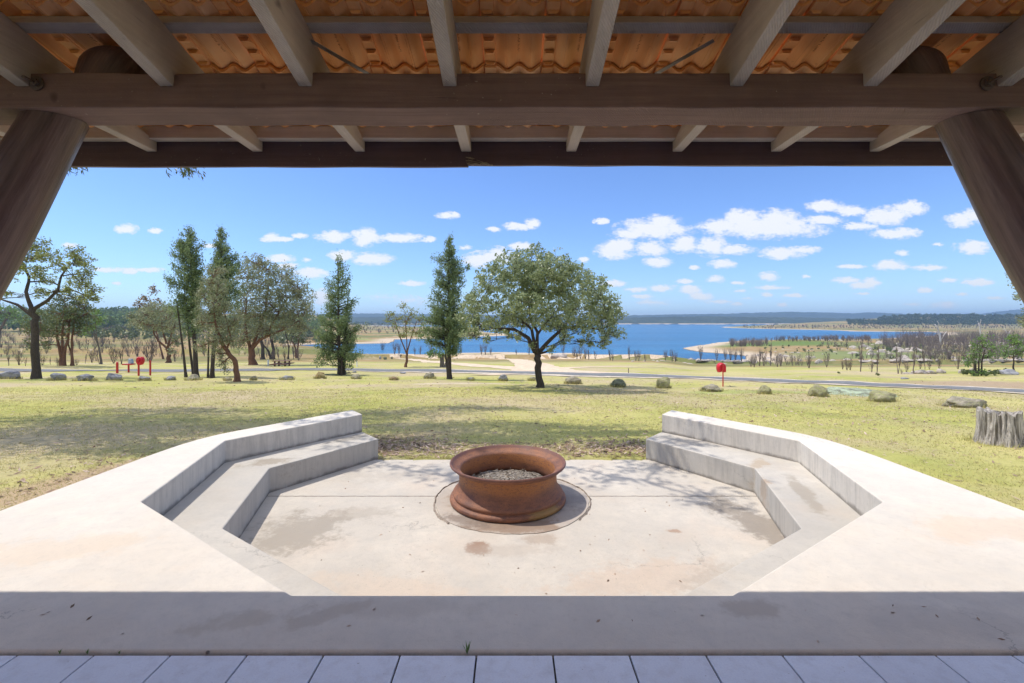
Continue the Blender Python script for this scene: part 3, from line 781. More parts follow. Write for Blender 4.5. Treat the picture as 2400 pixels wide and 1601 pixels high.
# ash bed with charred twigs
ASH = NT('ash'); p = ASH.pos()
c = ASH.mix(ASH.ramp(ASH.noise(p, 22, 6, .7), [(.38, .0), (.62, 1.0)]), (.07, .06, .05), (.40, .36, .32))
ASH.color(c).rough(.95, .1).bump(ASH.noise(p, 60, 4), 1.0, .02)
V = []; Fc = []; n = 40; nr = 14
for i in range(nr + 1):
    for k in range(n):
        r = .524 * i / nr; th = 2 * math.pi * k / n
        x, y = r * math.cos(th), r * math.sin(th)
        V.append((x, y, .155 + .03 * mnoise.noise(Vector((x * 6, y * 6, 0))) + .012 * mnoise.noise(Vector((x * 25, y * 25, 3))) + .03 * max(0, 1 - r / .3)))
for i in range(nr):
    for k in range(n):
        k2 = (k + 1) % n; Fc.append((i * n + k, i * n + k2, (i + 1) * n + k2, (i + 1) * n + k))
ash = link('ash', mesh_arr('ash', V, Fc, True), ASH.m, None, CT)
tag(ash, 'grey ash heaped inside the rusty rim', 'ash', kind='stuff')
m2 = MB(CT)
for k in range(420):
    r = .48 * math.sqrt(random.random()); th = random.random() * 6.283; L = random.uniform(.015, .075); a = random.random() * 3.14; e = random.uniform(-.35, .35)
    c0 = Vector((CT[0] + r * math.cos(th), CT[1] + r * math.sin(th), CT[2] + .175 + .03 * max(0, 1 - r / .3) + random.uniform(-.01, .02))); d = Vector((math.cos(a) * L / 2, math.sin(a) * L / 2, e * L / 2))
    m2.tube([c0 - d, c0 + d], [random.uniform(.002, .005)] * 2, 4)
tw = m2.build('charred_twigs', leafmat('char', [(.03, .025, .02), (.10, .08, .06), (.42, .38, .33), (.50, .44, .36), (.18, .12, .08)], 0, .9, .1))
tag(tw, 'scatter of pale and charred twigs lying on the ash', 'twigs', kind='stuff')

# ------------------------------------------------------------------ trees
class Leaves:
    def __init__(s): s.V = []
    def cloud(s, C, n_each, spread, L, W, up=None, upw=0.0, flat=0.0):
        C = np.repeat(np.asarray(C), n_each, 0); N = len(C)
        p = C + RNG.normal(size=(N, 3)) * np.asarray(spread)
        d = RNG.normal(size=(N, 3))
        if up is not None: d = d * (1 - upw) + np.asarray(up) * upw * 1.6
        d /= np.linalg.norm(d, axis=1)[:, None] + 1e-9
        q = RNG.normal(size=(N, 3)); sd = np.cross(d, q); sd /= np.linalg.norm(sd, axis=1)[:, None] + 1e-9
        L = L * RNG.uniform(.6, 1.3, (N, 1)); W = W * RNG.uniform(.6, 1.3, (N, 1))
        s.V.append(np.stack([p - d * L / 2, p + sd * W / 2 - d * L * .05, p + d * L / 2, p - sd * W / 2 - d * L * .05], 1).reshape(-1, 3))
    def build(s, name, mat, parent, origin):
        V = np.concatenate(s.V) - np.array(origin)
        Fc = np.arange(len(V)).reshape(-1, 4)
        return link(name, mesh_arr(name, V, Fc), mat, parent)

def limb(mb, a, b, r0, r1, seg=5, bow=.12, sides=5):
    a = Vector(a); b = Vector(b); L = (b - a).length
    off = Vector((random.uniform(-1, 1), random.uniform(-1, 1), random.uniform(-.9, .5))) * L * bow
    pts = []; rad = []
    for i in range(seg + 1):
        u = i / seg
        j = Vector((random.uniform(-1, 1), random.uniform(-1, 1), random.uniform(-1, 1))) * L * .025 * (0 < i < seg)
        pts.append(a.lerp(b, u) + off * (4 * u * (1 - u)) * .6 + j); rad.append(r0 + (r1 - r0) * u)
    mb.tube(pts, rad, sides, False)
    return pts

def blob_tree(name, ox, base, trunks, blobs, leaf, bark, label, cat='tree', group=None, dens=1.0, lpx=(5.2, 2.5), clus=1.0, depthk=1.0, Y=None, twigs=True, hang=0.0, base_px=None):
    """trunks: [(points, r0, r1)] and blobs: (x, y, rx, ry) in the 2.939x study grid; ox shifts to the photo"""
    c = lambda x, y: (ox + x / 2.939, 534 + y / 2.939)
    g = ground(*c(*base)) if Y is None else None
    if g is None:
        bx = c(*base)[0]; X = (bx - HX) * Y / F; g = Vector((X, Y, z1(X, Y)))
    Y = g.y; k = Y / F
    root = empty(name, g, label, cat, group)
    tm_ = MB(g); nodes = []
    for pts, r0, r1 in trunks:
        pp = [PX(*c(*q), Y) for q in pts]
        if (pts[0][1] == base[1]) : pp[0].z = z1(pp[0].x, Y) - .06
        n = len(pp); full = []
        for i in range(n - 1):
            for u in (0, .34, .67): full.append(pp[i].lerp(pp[i + 1], u) + Vector((random.uniform(-1, 1), random.uniform(-1, 1), 0)) * r1 * k / 2.939 * .5 * (i + u > 0))
        full.append(pp[-1])
        m = len(full); R = [(r0 + (r1 - r0) * i / (m - 1)) * k / 2.939 for i in range(m)]
        if pts[0][1] == base[1]: R[0] *= 1.45; R[1] *= 1.08
        tm_.tube(full, R, 10, False, .08)
        nodes += [(full[i], R[i]) for i in range(m // 2, m)]
    xs = [b[0] for b in blobs]; halfw = (max(xs) - min(xs)) / 2 / 2.939 * k + .3
    LV = Leaves(); tx = sum(xs) / len(xs)
    items = []
    for (x, y, rx, ry) in blobs:
        for rep in range(2):
            off = (x - tx) / 2.939 * k
            dm = math.sqrt(max(.05, 1 - min(.95, (off / (halfw + 1e-6)) ** 2))) * halfw * .75 * depthk
            sgn = 1 if rep else -1
            dY = sgn * random.uniform(.15, 1) * dm
            items.append((x + random.uniform(-.26, .26) * rx, y + random.uniform(-.26, .22) * ry, rx * .95, ry * .95, dY))
    root_p = nodes[0][0]
    items.sort(key=lambda it: (PX(*c(it[0], it[1]), Y + it[4]) - root_p).length)
    for (x, y, rx, ry, dY) in items:
        C0 = PX(*c(x, y), Y + dY); kk = (Y + dY) / F / 2.939
        RX_, RZ_, RY_ = rx * kk, ry * kk, .8 * (rx + ry) / 2 * kk
        best = min(nodes, key=lambda nd: (nd[0] - C0).length + 1.2 * max(0, nd[0].z - C0.z + .1) * (0 if hang else 1))
        r0 = min(best[1] * .75, .03 + .018 * (best[0] - C0).length * 2); r0 = max(r0, .012)
        pts = limb(tm_, best[0], C0, r0, max(.006, r0 * .4))
        nodes += [(pts[i], r0 * (1 - .6 * i / 5)) for i in (2, 3, 4, 5)]
        nl = int(rx * ry / 8.64 * .55 * dens); ne = 13; nt = max(4, nl // ne)
        u = RNG.normal(size=(nt, 3)); u /= np.linalg.norm(u, axis=1)[:, None]; u *= RNG.uniform(.25, 1, (nt, 1)) ** .45
        T = np.array(C0) + u * np.array([RX_, RY_, RZ_])
        T += RNG.normal(size=T.shape) * .10 * RX_
        LV.cloud(T, ne, np.array([3.6, 3.6, 3.0]) * k * clus, lpx[0] * k, lpx[1] * k, up=(0, 0, -1) if hang else None, upw=hang)
        if twigs:
            for q in range(0, nt, max(1, nt // 9)):
                limb(tm_, pts[random.choice((2, 3, 4, 5))], Vector(T[q]), max(.004, .55 * k), .25 * k, 3, .1, 3)
    tm_.build('trunk', bark, root, smooth=True, fix=False)
    LV.build('crown', leaf, root, g)
    return root

def pine(name, ox, base, trunks, prof, leaf, bark, label, group=None, dens=1.0, low=None):
    c = lambda x, y: (ox + x / 2.939, 534 + y / 2.939)
    g = ground(*c(*base)); Y = g.y; k = Y / F
    root = empty(name, g, label, 'tree', group)
    tm_ = MB(g)
    for ti, (pts, r0, r1) in enumerate(trunks):
        pp = [PX(*c(*q), Y + (0, .25, -.25)[ti % 3]) for q in pts]; pp[0].z = z1(pp[0].x, pp[0].y) - .06
        n = len(pp); full = []
        for i in range(n - 1):
            for u in (0, .25, .5, .75): full.append(pp[i].lerp(pp[i + 1], u))
        full.append(pp[-1]); m = len(full)
        R = [(r0 + (r1 - r0) * i / (m - 1)) * k / 2.939 for i in range(m)]; R[0] *= 1.35
        tm_.tube(full, R, 8, False, .06)
    ax = trunks[0][0]; ay = [q[1] for q in ax][::-1]; axx = [q[0] for q in ax][::-1]
    py_ = [q[0] for q in prof]; pl = [q[1] for q in prof]; pr = [q[2] for q in prof]
    dn = [q[3] if len(q) > 3 else 1.0 for q in prof]
    LV = Leaves(); y = prof[0][0]
    H = prof[-1][0] - prof[0][0]
    while y < prof[-1][0]:
        l, r = np.interp(y, py_, pl), np.interp(y, py_, pr); w = (r - l) / 2; cx = np.interp(y, ay, axx)
        d_ = np.interp(y, py_, dn)
        nb = int((.55 + w / 62) * d_ * dens + random.random())
        for q in range(nb):
            ph = random.random() * 6.283; f = random.uniform(.45, 1.0) if random.random() < .8 else random.uniform(.1, .5)
            f *= 1 + .26 * math.sin(y * .075 + ph * 2) * (1 if w > 25 else 0)
            wx = (r - cx) if math.cos(ph) > 0 else (cx - l)
            ex = cx + math.cos(ph) * wx * f; dY = math.sin(ph) * w * f * k / 2.939 * .8
            rise = (w * f) * random.uniform(.25, .6) if y < prof[0][0] + H * .8 else w * f * random.uniform(-.1, .3)
            a = PX(*c(cx, min(y + rise, ax[0][1] - 60)), Y); b = PX(*c(ex, y), Y + dY)
            pts = limb(tm_, a, b, max(.010, 1.1 * k), .35 * k, 4, .06, 4)
            pts = [Vector(t_) for t_ in pts]
            T = []
            ns = max(3, int(w * f / 9))
            for s_ in range(ns):
                u = random.uniform(.38, 1.06) * (len(pts) - 1); i = min(int(u), len(pts) - 2); T.append(pts[i].lerp(pts[i + 1], u - i) + Vector((random.gauss(0, 1) * 2.2 * k, random.gauss(0, 1) * 2.2 * k, random.uniform(-1, 5) * k)))
            LV.cloud(np.array([tuple(t_) for t_ in T]), int(11), np.array([3.0, 3.0, 5.0]) * k, 5.0 * k, 2.0 * k, up=(0, 0, 1), upw=.45)
        y += 7.0 / dens
    tm_.build('trunk', bark, root, smooth=True, fix=False)
    LV.build('crown', leaf, root, g)
    return root

L_PINE = leafmat('pine_foliage', [(.08, .125, .05), (.14, .20, .08), (.24, .30, .14)], .35, .6, .3)
L_OLIVE = leafmat('broad_leaves', [(.08, .11, .035), (.13, .175, .06), (.21, .26, .11), (.40, .45, .26)], .3, .38, .6)
L_GUM = leafmat('gum_leaves', [(.08, .10, .045), (.16, .145, .07), (.15, .185, .08), (.20, .23, .11), (.32, .34, .21)], .3, .5, .45)
L_GREEN = leafmat('fresh_leaves', [(.05, .11, .028), (.10, .19, .045), (.19, .29, .08)], .3, .5, .4)
L_YEL = leafmat('yellow_green_leaves', [(.08, .11, .028), (.16, .19, .045), (.28, .30, .09)], .3, .5, .4)
L_GUMB = leafmat('dark_gum_leaves', [(.05, .08, .032), (.09, .13, .05), (.17, .19, .08)], .25, .5, .4)
B_DARK = barkmat('dark_bark', (.045, .035, .028), (.11, .09, .075))
B_RED = barkmat('red_bark', (.11, .055, .035), (.25, .14, .09))
B_GREY = barkmat('grey_bark', (.10, .085, .07), (.24, .21, .18))

def build_trees():
    blob_tree('spreading_tree', 800, (1370, 1100), [([(1370, 1100), (1358, 1000), (1350, 900), (1345, 850)], 24, 22), ([(1335, 860), (1290, 760), (1190, 700), (1080, 690), (960, 705)], 17, 5),
              ([(1340, 850), (1310, 700), (1230, 620), (1130, 600)], 13, 5), ([(1352, 850), (1350, 720), (1300, 620), (1290, 480)], 13, 5), ([(1365, 855), (1440, 770), (1530, 690), (1640, 680), (1780, 700)], 15, 5), ([(1355, 730), (1420, 640), (1560, 580)], 9, 4)],
              [(1180, 270, 150, 110), (1330, 230, 160, 90), (1490, 250, 150, 100), (1600, 330, 120, 90), (1060, 370, 130, 110), (1220, 400, 160, 120), (1400, 390, 170, 120), (1570, 440, 160, 120), (1710, 420, 120, 90), (970, 490, 110, 110), (1130, 530, 130, 90),
               (1300, 530, 140, 90), (1480, 560, 150, 90), (1660, 550, 150, 90), (1800, 520, 110, 100), (1870, 600, 80, 80), (900, 600, 90, 90), (950, 680, 80, 70), (1760, 650, 120, 70), (1850, 720, 90, 60), (1640, 700, 90, 50), (1800, 790, 55, 40), (1690, 770, 60, 45), (1540, 770, 40, 35),
               (890, 740, 60, 50), (1220, 740, 32, 34), (1450, 830, 28, 24), (1310, 800, 22, 30), (1050, 640, 90, 50), (1090, 700, 60, 34), (1180, 640, 110, 50), (1300, 640, 100, 50), (1430, 660, 110, 50), (1570, 660, 110, 50), (1250, 300, 120, 80), (1420, 320, 120, 80), (1340, 470, 120, 80), (1530, 740, 60, 34), (1000, 770, 34, 26), (1160, 750, 40, 26)],
              L_OLIVE, B_DARK, 'broad spreading tree with low forking limbs in the middle of the lawn', clus=.95, dens=1.05, lpx=(6.0, 3.5))
    blob_tree('lone_tree', 0, (248, 1040), [([(248, 1040), (240, 850), (240, 650), (225, 560)], 23, 19), ([(225, 570), (180, 440), (200, 340), (150, 230)], 13, 5), ([(230, 560), (330, 500), (400, 430), (420, 330), (500, 240)], 12, 4), ([(215, 600), (120, 530), (0, 490)], 12, 5), ([(400, 440), (500, 430), (600, 470)], 6, 3)],
              [(260, 110, 80, 45), (190, 170, 95, 60), (330, 190, 80, 60), (110, 240, 70, 60), (500, 170, 80, 35), (560, 220, 80, 50), (430, 250, 70, 45), (590, 310, 55, 55), (240, 290, 90, 50), (60, 330, 70, 50), (540, 370, 85, 45), (640, 430, 60, 45), (470, 420, 50, 40), (650, 490, 40, 30), (20, 440, 60, 30), (330, 360, 50, 40), (-60, 260, 90, 70), (-110, 380, 90, 60), (270, 450, 60, 40), (580, 480, 50, 30)],
              L_YEL, B_DARK, 'open crowned dark trunked tree at the far left of the lawn', dens=1.0, lpx=(5.5, 2.8))
    blob_tree('multi_stem_tree', 0, (430, 950), [([(430, 950), (420, 860), (395, 780), (390, 640)], 13, 5), ([(440, 950), (445, 850), (470, 760), (480, 620)], 11, 5), ([(430, 900), (430, 740), (440, 560)], 8, 4)],
              [(400, 480, 110, 50), (480, 540, 110, 70), (380, 590, 110, 80), (300, 640, 90, 80), (470, 650, 90, 70), (250, 700, 80, 70), (350, 720, 90, 60), (180, 690, 40, 60), (215, 800, 45, 45), (420, 720, 70, 40), (330, 800, 40, 28), (540, 600, 60, 60)],
              L_GUMB, B_RED, 'bushy tree with several reddish stems behind the dark trunked tree', dens=.85)
    blob_tree('slender_tree', 0, (498, 950), [([(498, 950), (495, 860), (500, 740), (515, 620)], 9, 4), ([(497, 880), (470, 800), (480, 700)], 5, 3)], [(550, 520, 70, 50), (590, 590, 60, 60), (530, 650, 60, 50), (600, 680, 45, 40), (560, 720, 40, 30)], L_GUMB, B_RED, 'small red stemmed tree right of the bushy multi stemmed tree', dens=.8)
    blob_tree('slender_tree', 0, (695, 940), [([(695, 940), (690, 860), (660, 760), (640, 690)], 7, 3), ([(685, 840), (665, 740), (655, 640)], 4, 2)], [(650, 600, 55, 45), (620, 660, 50, 45), (680, 650, 30, 35), (600, 720, 35, 30)], L_GREEN, B_GREY, 'thin leaning sapling left of the red bollard', dens=.75)
    blob_tree('forked_tree', 0, (-20, 820), [([(-20, 820), (0, 700), (50, 620), (70, 580)], 11, 5), ([(-5, 720), (-40, 640), (-60, 600)], 9, 4)], [(60, 580, 80, 45), (-20, 590, 80, 50), (110, 620, 50, 30), (-90, 610, 70, 50)], L_GREEN, B_GREY, 'bright green forked tree cut off at the left edge', dens=.8)
    blob_tree('orange_barked_gum', 0, (1160, 930), [([(1160, 930), (1158, 880), (1150, 820)], 14, 11), ([(1150, 830), (1090, 780), (1060, 730), (1055, 660)], 7, 4), ([(1155, 820), (1180, 740), (1190, 660)], 7, 4), ([(1145, 800), (1120, 700), (1110, 620)], 6, 3)],
              [(1000, 600, 80, 55), (1080, 580, 90, 60), (1160, 600, 90, 70), (940, 640, 60, 45), (1030, 660, 90, 50), (1200, 680, 70, 60), (1130, 680, 70, 40), (900, 620, 40, 30), (1215, 780, 45, 45), (1190, 850, 30, 25)],
              L_GUM, B_RED, 'low gum with orange bark behind the hose reel', dens=1.2)
    blob_tree('brown_topped_gum', 0, (1125, 905), [([(1125, 905), (1090, 760), (1040, 600), (1020, 520)], 5, 3)], [(1000, 490, 50, 32), (1055, 520, 50, 25), (960, 520, 30, 22), (1065, 430, 25, 22), (1010, 545, 45, 20)], leafmat('browned_leaves', [(.12, .10, .04), (.26, .13, .03), (.36, .17, .04), (.10, .11, .04)], .3), B_RED, 'thin gum with orange brown dying top behind the hose reel', dens=.7)
    pine('cypress_pine', 0, (1350, 1030), [([(1350, 1030), (1345, 850), (1325, 600), (1320, 300), (1300, 15)], 17, 3), ([(1335, 1030), (1310, 850), (1290, 650), (1270, 420)], 9, 3), ([(1282, 1030), (1262, 850), (1240, 680), (1215, 500)], 9, 3)],
         [(8, 1292, 1310), (60, 1230, 1375), (110, 1195, 1400), (200, 1180, 1410), (260, 1200, 1405), (300, 1150, 1410), (360, 1140, 1410), (430, 1095, 1400), (500, 1120, 1400), (600, 1150, 1390, .7), (700, 1200, 1380, .45), (800, 1240, 1370, .25)],
         L_PINE, B_DARK, 'tall ragged cypress pine left of the pointed one', dens=1.0)
    pine('cypress_pine', 0, (1460, 1035), [([(1460, 1035), (1470, 850), (1510, 600), (1530, 300), (1518, 8)], 14, 3), ([(1432, 1035), (1436, 850), (1440, 700)], 7, 3)],
         [(5, 1508, 1528), (80, 1478, 1575), (150, 1468, 1600), (210, 1450, 1640), (300, 1410, 1660), (400, 1390, 1670), (500, 1400, 1660), (600, 1420, 1620, .6), (680, 1440, 1580, .4)],
         L_PINE, B_DARK, 'tall pointed cypress pine beside the leaning gum', dens=1.05)
    blob_tree('large_gum', 0, (1740, 945), [([(1742, 945), (1738, 880), (1725, 820)], 24, 18), ([(1725, 830), (1700, 760), (1690, 640), (1700, 480)], 12, 4), ([(1740, 830), (1790, 770), (1880, 730), (1980, 690), (2060, 640)], 12, 4), ([(1740, 820), (1780, 700), (1830, 560), (1850, 400)], 11, 4), ([(1830, 750), (1900, 620), (1980, 480)], 8, 3)],
              [(1740, 230, 90, 50), (1830, 270, 100, 60), (1700, 310, 90, 70), (1790, 370, 110, 70), (1960, 330, 100, 60), (1900, 400, 110, 70), (2040, 400, 90, 60), (2090, 480, 80, 70), (1980, 480, 110, 70), (1700, 460, 110, 80), (1840, 500, 120, 80), (1660, 580, 90, 80), (1770, 600, 120, 80), (1910, 590, 120, 80), (2040, 590, 110, 80), (2110, 580, 60, 60), (1680, 700, 80, 60), (1800, 700, 90, 45), (1960, 680, 110, 50), (2070, 690, 70, 40), (1640, 790, 50, 50), (1720, 760, 50, 35)],
              L_GUM, B_RED, 'wide grey green gum with orange trunk left of the picnic table', dens=1.35, lpx=(4.8, 2.3), hang=.2)
    blob_tree('stringy_gum', 0, (1880, 905), [([(1880, 905), (1885, 840), (1870, 770), (1840, 700)], 12, 6), ([(1868, 905), (1850, 850), (1800, 790)], 8, 4)], [(1850, 700, 80, 40), (1900, 730, 60, 30), (1790, 740, 50, 30)], L_GUM, B_DARK, 'dark crooked trunked gum directly behind the picnic table', dens=.7)
    blob_tree('stringy_gum', 0, (1810, 908), [([(1810, 908), (1812, 850), (1800, 780), (1810, 720)], 13, 7)], [(1810, 690, 70, 40), (1770, 720, 40, 30)], L_GUM, B_DARK, 'short stout trunk between the large gum and the picnic table', dens=.7)
    blob_tree('thin_gum', 0, (1985, 905), [([(1985, 905), (1990, 830), (1975, 760), (1960, 700)], 5, 3), ([(1988, 840), (2010, 760)], 3, 2)], [(1970, 710, 55, 35), (2020, 740, 40, 40)], L_GUMB, B_DARK, 'thin dark tree right of the picnic table', dens=.7)
    blob_tree('thin_gum', 0, (2045, 898), [([(2045, 898), (2035, 830), (2010, 770)], 8, 3), ([(2048, 860), (2055, 800), (2060, 740)], 5, 3)], [(2030, 740, 60, 50), (2070, 700, 50, 40), (2090, 770, 35, 30)], L_GUMB, B_RED, 'small reddish trunked tree left of the right hand pine', dens=.7)
    blob_tree('leaning_gum', 0, (1630, 1060), [([(1632, 1060), (1628, 980), (1620, 920), (1580, 865), (1535, 810), (1510, 740)], 19, 11), ([(1515, 760), (1480, 650), (1470, 520)], 9, 4), ([(1560, 840), (1590, 760), (1560, 640)], 7, 3)],
              [(1480, 300, 80, 50), (1440, 380, 80, 60), (1520, 400, 80, 60), (1410, 470, 60, 70), (1490, 500, 90, 70), (1440, 590, 90, 70), (1540, 580, 80, 70), (1400, 660, 60, 60), (1480, 690, 90, 60), (1570, 680, 80, 60), (1430, 780, 80, 50), (1540, 780, 80, 50), (1380, 810, 50, 45), (1500, 860, 50, 40), (1620, 640, 60, 50), (1600, 770, 50, 50), (1530, 930, 60, 28), (1550, 980, 30, 26)],
              L_GUM, B_RED, 'leaning curved trunk gum in front of the pines', dens=1.1, lpx=(4.8, 2.2), hang=.2)
    pine('cypress_pine', 0, (2340, 1015), [([(2340, 1015), (2335, 800), (2330, 500), (2328, 215)], 14, 3), ([(2368, 1015), (2372, 850), (2385, 650), (2400, 450)], 11, 3), ([(2352, 1015), (2356, 900), (2420, 720)], 8, 3)],
         [(208, 2318, 2342), (260, 2285, 2400), (330, 2255, 2420), (400, 2210, 2430), (450, 2205, 2450), (520, 2260, 2500), (600, 2190, 2480), (680, 2140, 2500), (760, 2130, 2490), (830, 2110, 2500, .8), (880, 2100, 2540, .8), (930, 2140, 2510, .5), (960, 2200, 2420, .3)],
         L_PINE, B_DARK, 'bushy cypress pine right of the picnic table', dens=.72)
    blob_tree('slender_tree', 800, (443, 960), [([(443, 960), (450, 900), (452, 860)], 9, 7), ([(450, 870), (400, 740), (370, 650)], 5, 2), ([(452, 865), (480, 760), (520, 640)], 5, 2), ([(452, 865), (450, 740), (440, 620)], 4, 2)],
              [(350, 585, 38, 24), (430, 555, 55, 28), (500, 575, 55, 30), (330, 625, 30, 25), (390, 620, 40, 30), (470, 630, 50, 40), (540, 640, 36, 45), (440, 690, 40, 35), (500, 720, 40, 40), (360, 680, 30, 25), (540, 720, 24, 28), (420, 740, 22, 18)],
              L_YEL, B_RED, 'small open gum between the two pines beyond the road', dens=.7, lpx=(4.4, 2.2))
    pine('cypress_pine', 800, (745, 1042), [([(745, 1042), (742, 880), (745, 600), (740, 300), (742, 68)], 18, 3), ([(735, 900), (715, 820), (705, 700)], 7, 3)],
         [(62, 732, 750), (110, 690, 790), (170, 640, 815), (230, 615, 845), (300, 605, 865), (360, 610, 850), (420, 590, 860), (500, 570, 850), (580, 560, 860), (660, 530, 870), (730, 520, 880), (790, 540, 880, .8), (850, 570, 820, .6), (900, 600, 720, .3)],
         L_PINE, B_DARK, 'tall cypress pine standing next to the spreading tree', dens=.85)
    blob_tree('broken_stump_tree', 800, (695, 960), [([(690, 960), (688, 900), (672, 880)], 9, 7), ([(705, 960), (702, 890), (700, 870)], 8, 6), ([(716, 958), (722, 910), (712, 880)], 6, 4)], [(640, 860, 45, 32), (680, 880, 45, 26), (610, 880, 25, 20)], L_GREEN, B_GREY, 'broken stump with low leaves left of the middle pine', dens=.8)
    blob_tree('right_edge_gum', 1600, (2560, 1000), [([(2560, 1000), (2540, 800), (2480, 600), (2430, 480)], 24, 12), ([(2490, 620), (2400, 600), (2350, 640)], 8, 4)], [(2260, 315, 45, 22), (2310, 345, 55, 30), (2300, 400, 45, 35), (2330, 460, 50, 45), (2390, 400, 60, 60), (2440, 480, 80, 60), (2390, 560, 50, 40), (2345, 630, 48, 36), (2400, 660, 60, 30), (2480, 380, 80, 70)], L_GUM, B_GREY, 'gum branch hanging in at the right edge', dens=1.0, lpx=(5, 2.4))
    blob_tree('multi_stem_sapling', 1600, (2010, 1020), [([(2008, 1020), (2008, 930), (2005, 860)], 6, 3), ([(2035, 1018), (2040, 920), (2050, 840)], 5, 3), ([(2058, 1018), (2060, 920), (2080, 840)], 5, 3), ([(2022, 1018), (2020, 920), (2030, 800)], 4, 2)],
              [(2075, 765, 50, 30), (2050, 810, 60, 35), (2100, 830, 45, 40), (2010, 850, 50, 35), (1970, 900, 40, 35), (2030, 890, 50, 30), (2110, 890, 35, 40), (1960, 930, 22, 18), (2140, 850, 25, 35), (2040, 990, 50, 20), (2010, 1000, 30, 18), (2080, 1000, 35, 18)],
              L_GREEN, B_DARK, 'green many stemmed sapling among the pale rocks', dens=.85, lpx=(4.4, 2.2))
    blob_tree('sapling', 1600, (2278, 1005), [([(2285, 1005), (2278, 960), (2280, 860)], 6, 3)], [(2290, 760, 55, 28), (2260, 790, 55, 30), (2320, 800, 50, 35), (2240, 840, 45, 35), (2310, 860, 50, 40), (2220, 880, 30, 28), (2345, 860, 35, 40)], L_GREEN, B_DARK, 'round topped sapling right of the many stemmed one', dens=.85, lpx=(4.4, 2.2))
build_trees()

# tree beyond the left edge whose crown spreads over the lawn above the roof line; its shade falls on the grass
def overhang():
    root = empty('overhanging_gum', (-16.5, 11.0, z1(-16.5, 11)), 'dark gum leaf sprig hanging just below the roof edge', 'tree')
    g = root.location
    mbx = MB(g); LV = Leaves()
    top = Vector((-15.2, 10.5, 5.2))
    mbx.tube([g, g + Vector((.3, -.1, 2)), g + Vector((.8, -.3, 4)), top], [.42, .34, .3, .26], 12, False, .05)
    g2 = Vector((g.x, g.y, g.z))
    sh = [  # patches of shade on the lawn: x, y, rx, ry, n
        (-9.5, 10.6, 3.2, .55, 30), (-8.0, 9.4, 3.2, .5, 30), (-8.8, 8.3, 2.6, .45, 24), (-5.2, 10.2, 2.2, .6, 26), (-3.6, 11.4, 1.8, .6, 18), (-6.0, 7.4, 1.8, .35, 14), (-2.0, 9.3, 2.2, .35, 20), (-.4, 8.3, 2.0, .3, 18),
        (-2.6, 7.7, 1.4, .3, 16), (.6, 9.6, 1.6, .25, 12), (1.6, 8.7, 1.5, .15, 10), (-1.2, 12.6, 1.8, .3, 12), (-.2, 6.8, 1.3, .25, 12), (-9.0, 12.2, 3.0, .4, 16), (1.9, 6.2, .7, .25, 9), (2.5, 6.6, .5, .2, 8), (-1.6, 6.2, .9, .2, 8), (1.6, 5.7, .8, .18, 7), (2.15, 5.1, .45, .15, 6), (-2.9, 6.6, .5, .15, 5), (-.9, 5.9, .8, .15, 6), (0.9, 6.1, .8, .15, 6), (2.4, 7.6, 1.2, .2, 8)]
    ends = []
    for (x, y, rx, ry, n) in sh:
        if y > 7.3: ry *= 1.35
        else: n = int(n * .4)
        zg = -.7
        h = 6.6 + random.uniform(-.4, .6) + (1.3 if y > 10.4 else 0)
        c = Vector((x - .5 * (h - zg), y + .1 * (h - zg), h))
        ends.append(c)
        T = np.array([tuple(c)] * int(n * (24 if y > 7.3 else 6))) + RNG.normal(size=(int(n * (24 if y > 7.3 else 6)), 3)) * np.array([rx * .55, ry * .75, .28])
        LV.cloud(T, 9, (.13, .10, .14), .18, .052, up=(0, 0, -1), upw=.3)
    nodes = [(top, .2)]
    for c in sorted(ends, key=lambda e: (e - top).length):
        b = min(nodes, key=lambda nd: (nd[0] - c).length)
        pts = limb(mbx, b[0], c, b[1] * .7 + .01, .015, 6, .08, 6); nodes += [(q, max(.02, b[1] * .6)) for q in pts[2:]]
    for (px_, py_, n, s) in ((448, 402, 26, .16), (436, 397, 10, .12), (160, 392, 12, .10), (172, 389, 8, .08)):
        c = PX(px_, py_ - 2, 9.0); T = np.array([tuple(c)] * n) + RNG.normal(size=(n, 3)) * np.array([s, .1, s * .35])
        LV.cloud(T, 4, (.03, .03, .03), .12, .026, up=(.2, 0, -1), upw=.55)
        a = c + Vector((.1, .1, .6)); b = min(nodes, key=lambda nd: (nd[0] - a).length); limb(mbx, b[0], a, .02, .008, 6, .05, 4)
        limb(mbx, a, c, .008, .003, 3, .1, 4)
    mbx.build('trunk', B_GREY, root, smooth=True, fix=False); LV.build('crown', L_GUMB, root, g2)
overhang()

# ------------------------------------------------------------------ bare scrub, forests
def shrub_verts(n_st, h, w, rr, sides=3, sub=3):
    mbx = MB()
    for k in range(n_st):
        a = random.random() * 6.283; ln = random.uniform(.0, 1) ** .7 * w; b0 = Vector((random.gauss(0, .06) * w, random.gauss(0, .06) * w, 0))
        e = Vector((math.cos(a) * ln, math.sin(a) * ln, h * random.uniform(.55, 1)))
        pts = limb(mbx, b0, e, rr, rr * .3, 4, .08, sides)
        for q in range(sub):
            s = random.choice(pts[2:5]); e2 = s + Vector((random.gauss(0, .25) * w, random.gauss(0, .25) * w, h * random.uniform(.15, .4))); limb(mbx, s, e2, rr * .5, rr * .15, 2, .08, 3)
    return mbx
SCRUB = barkmat('dead_wood', (.10, .08, .07), (.27, .22, .19), 3)
WHITE = barkmat('bleached_wood', (.50, .46, .43), (.72, .68, .64), 3)
variants = []
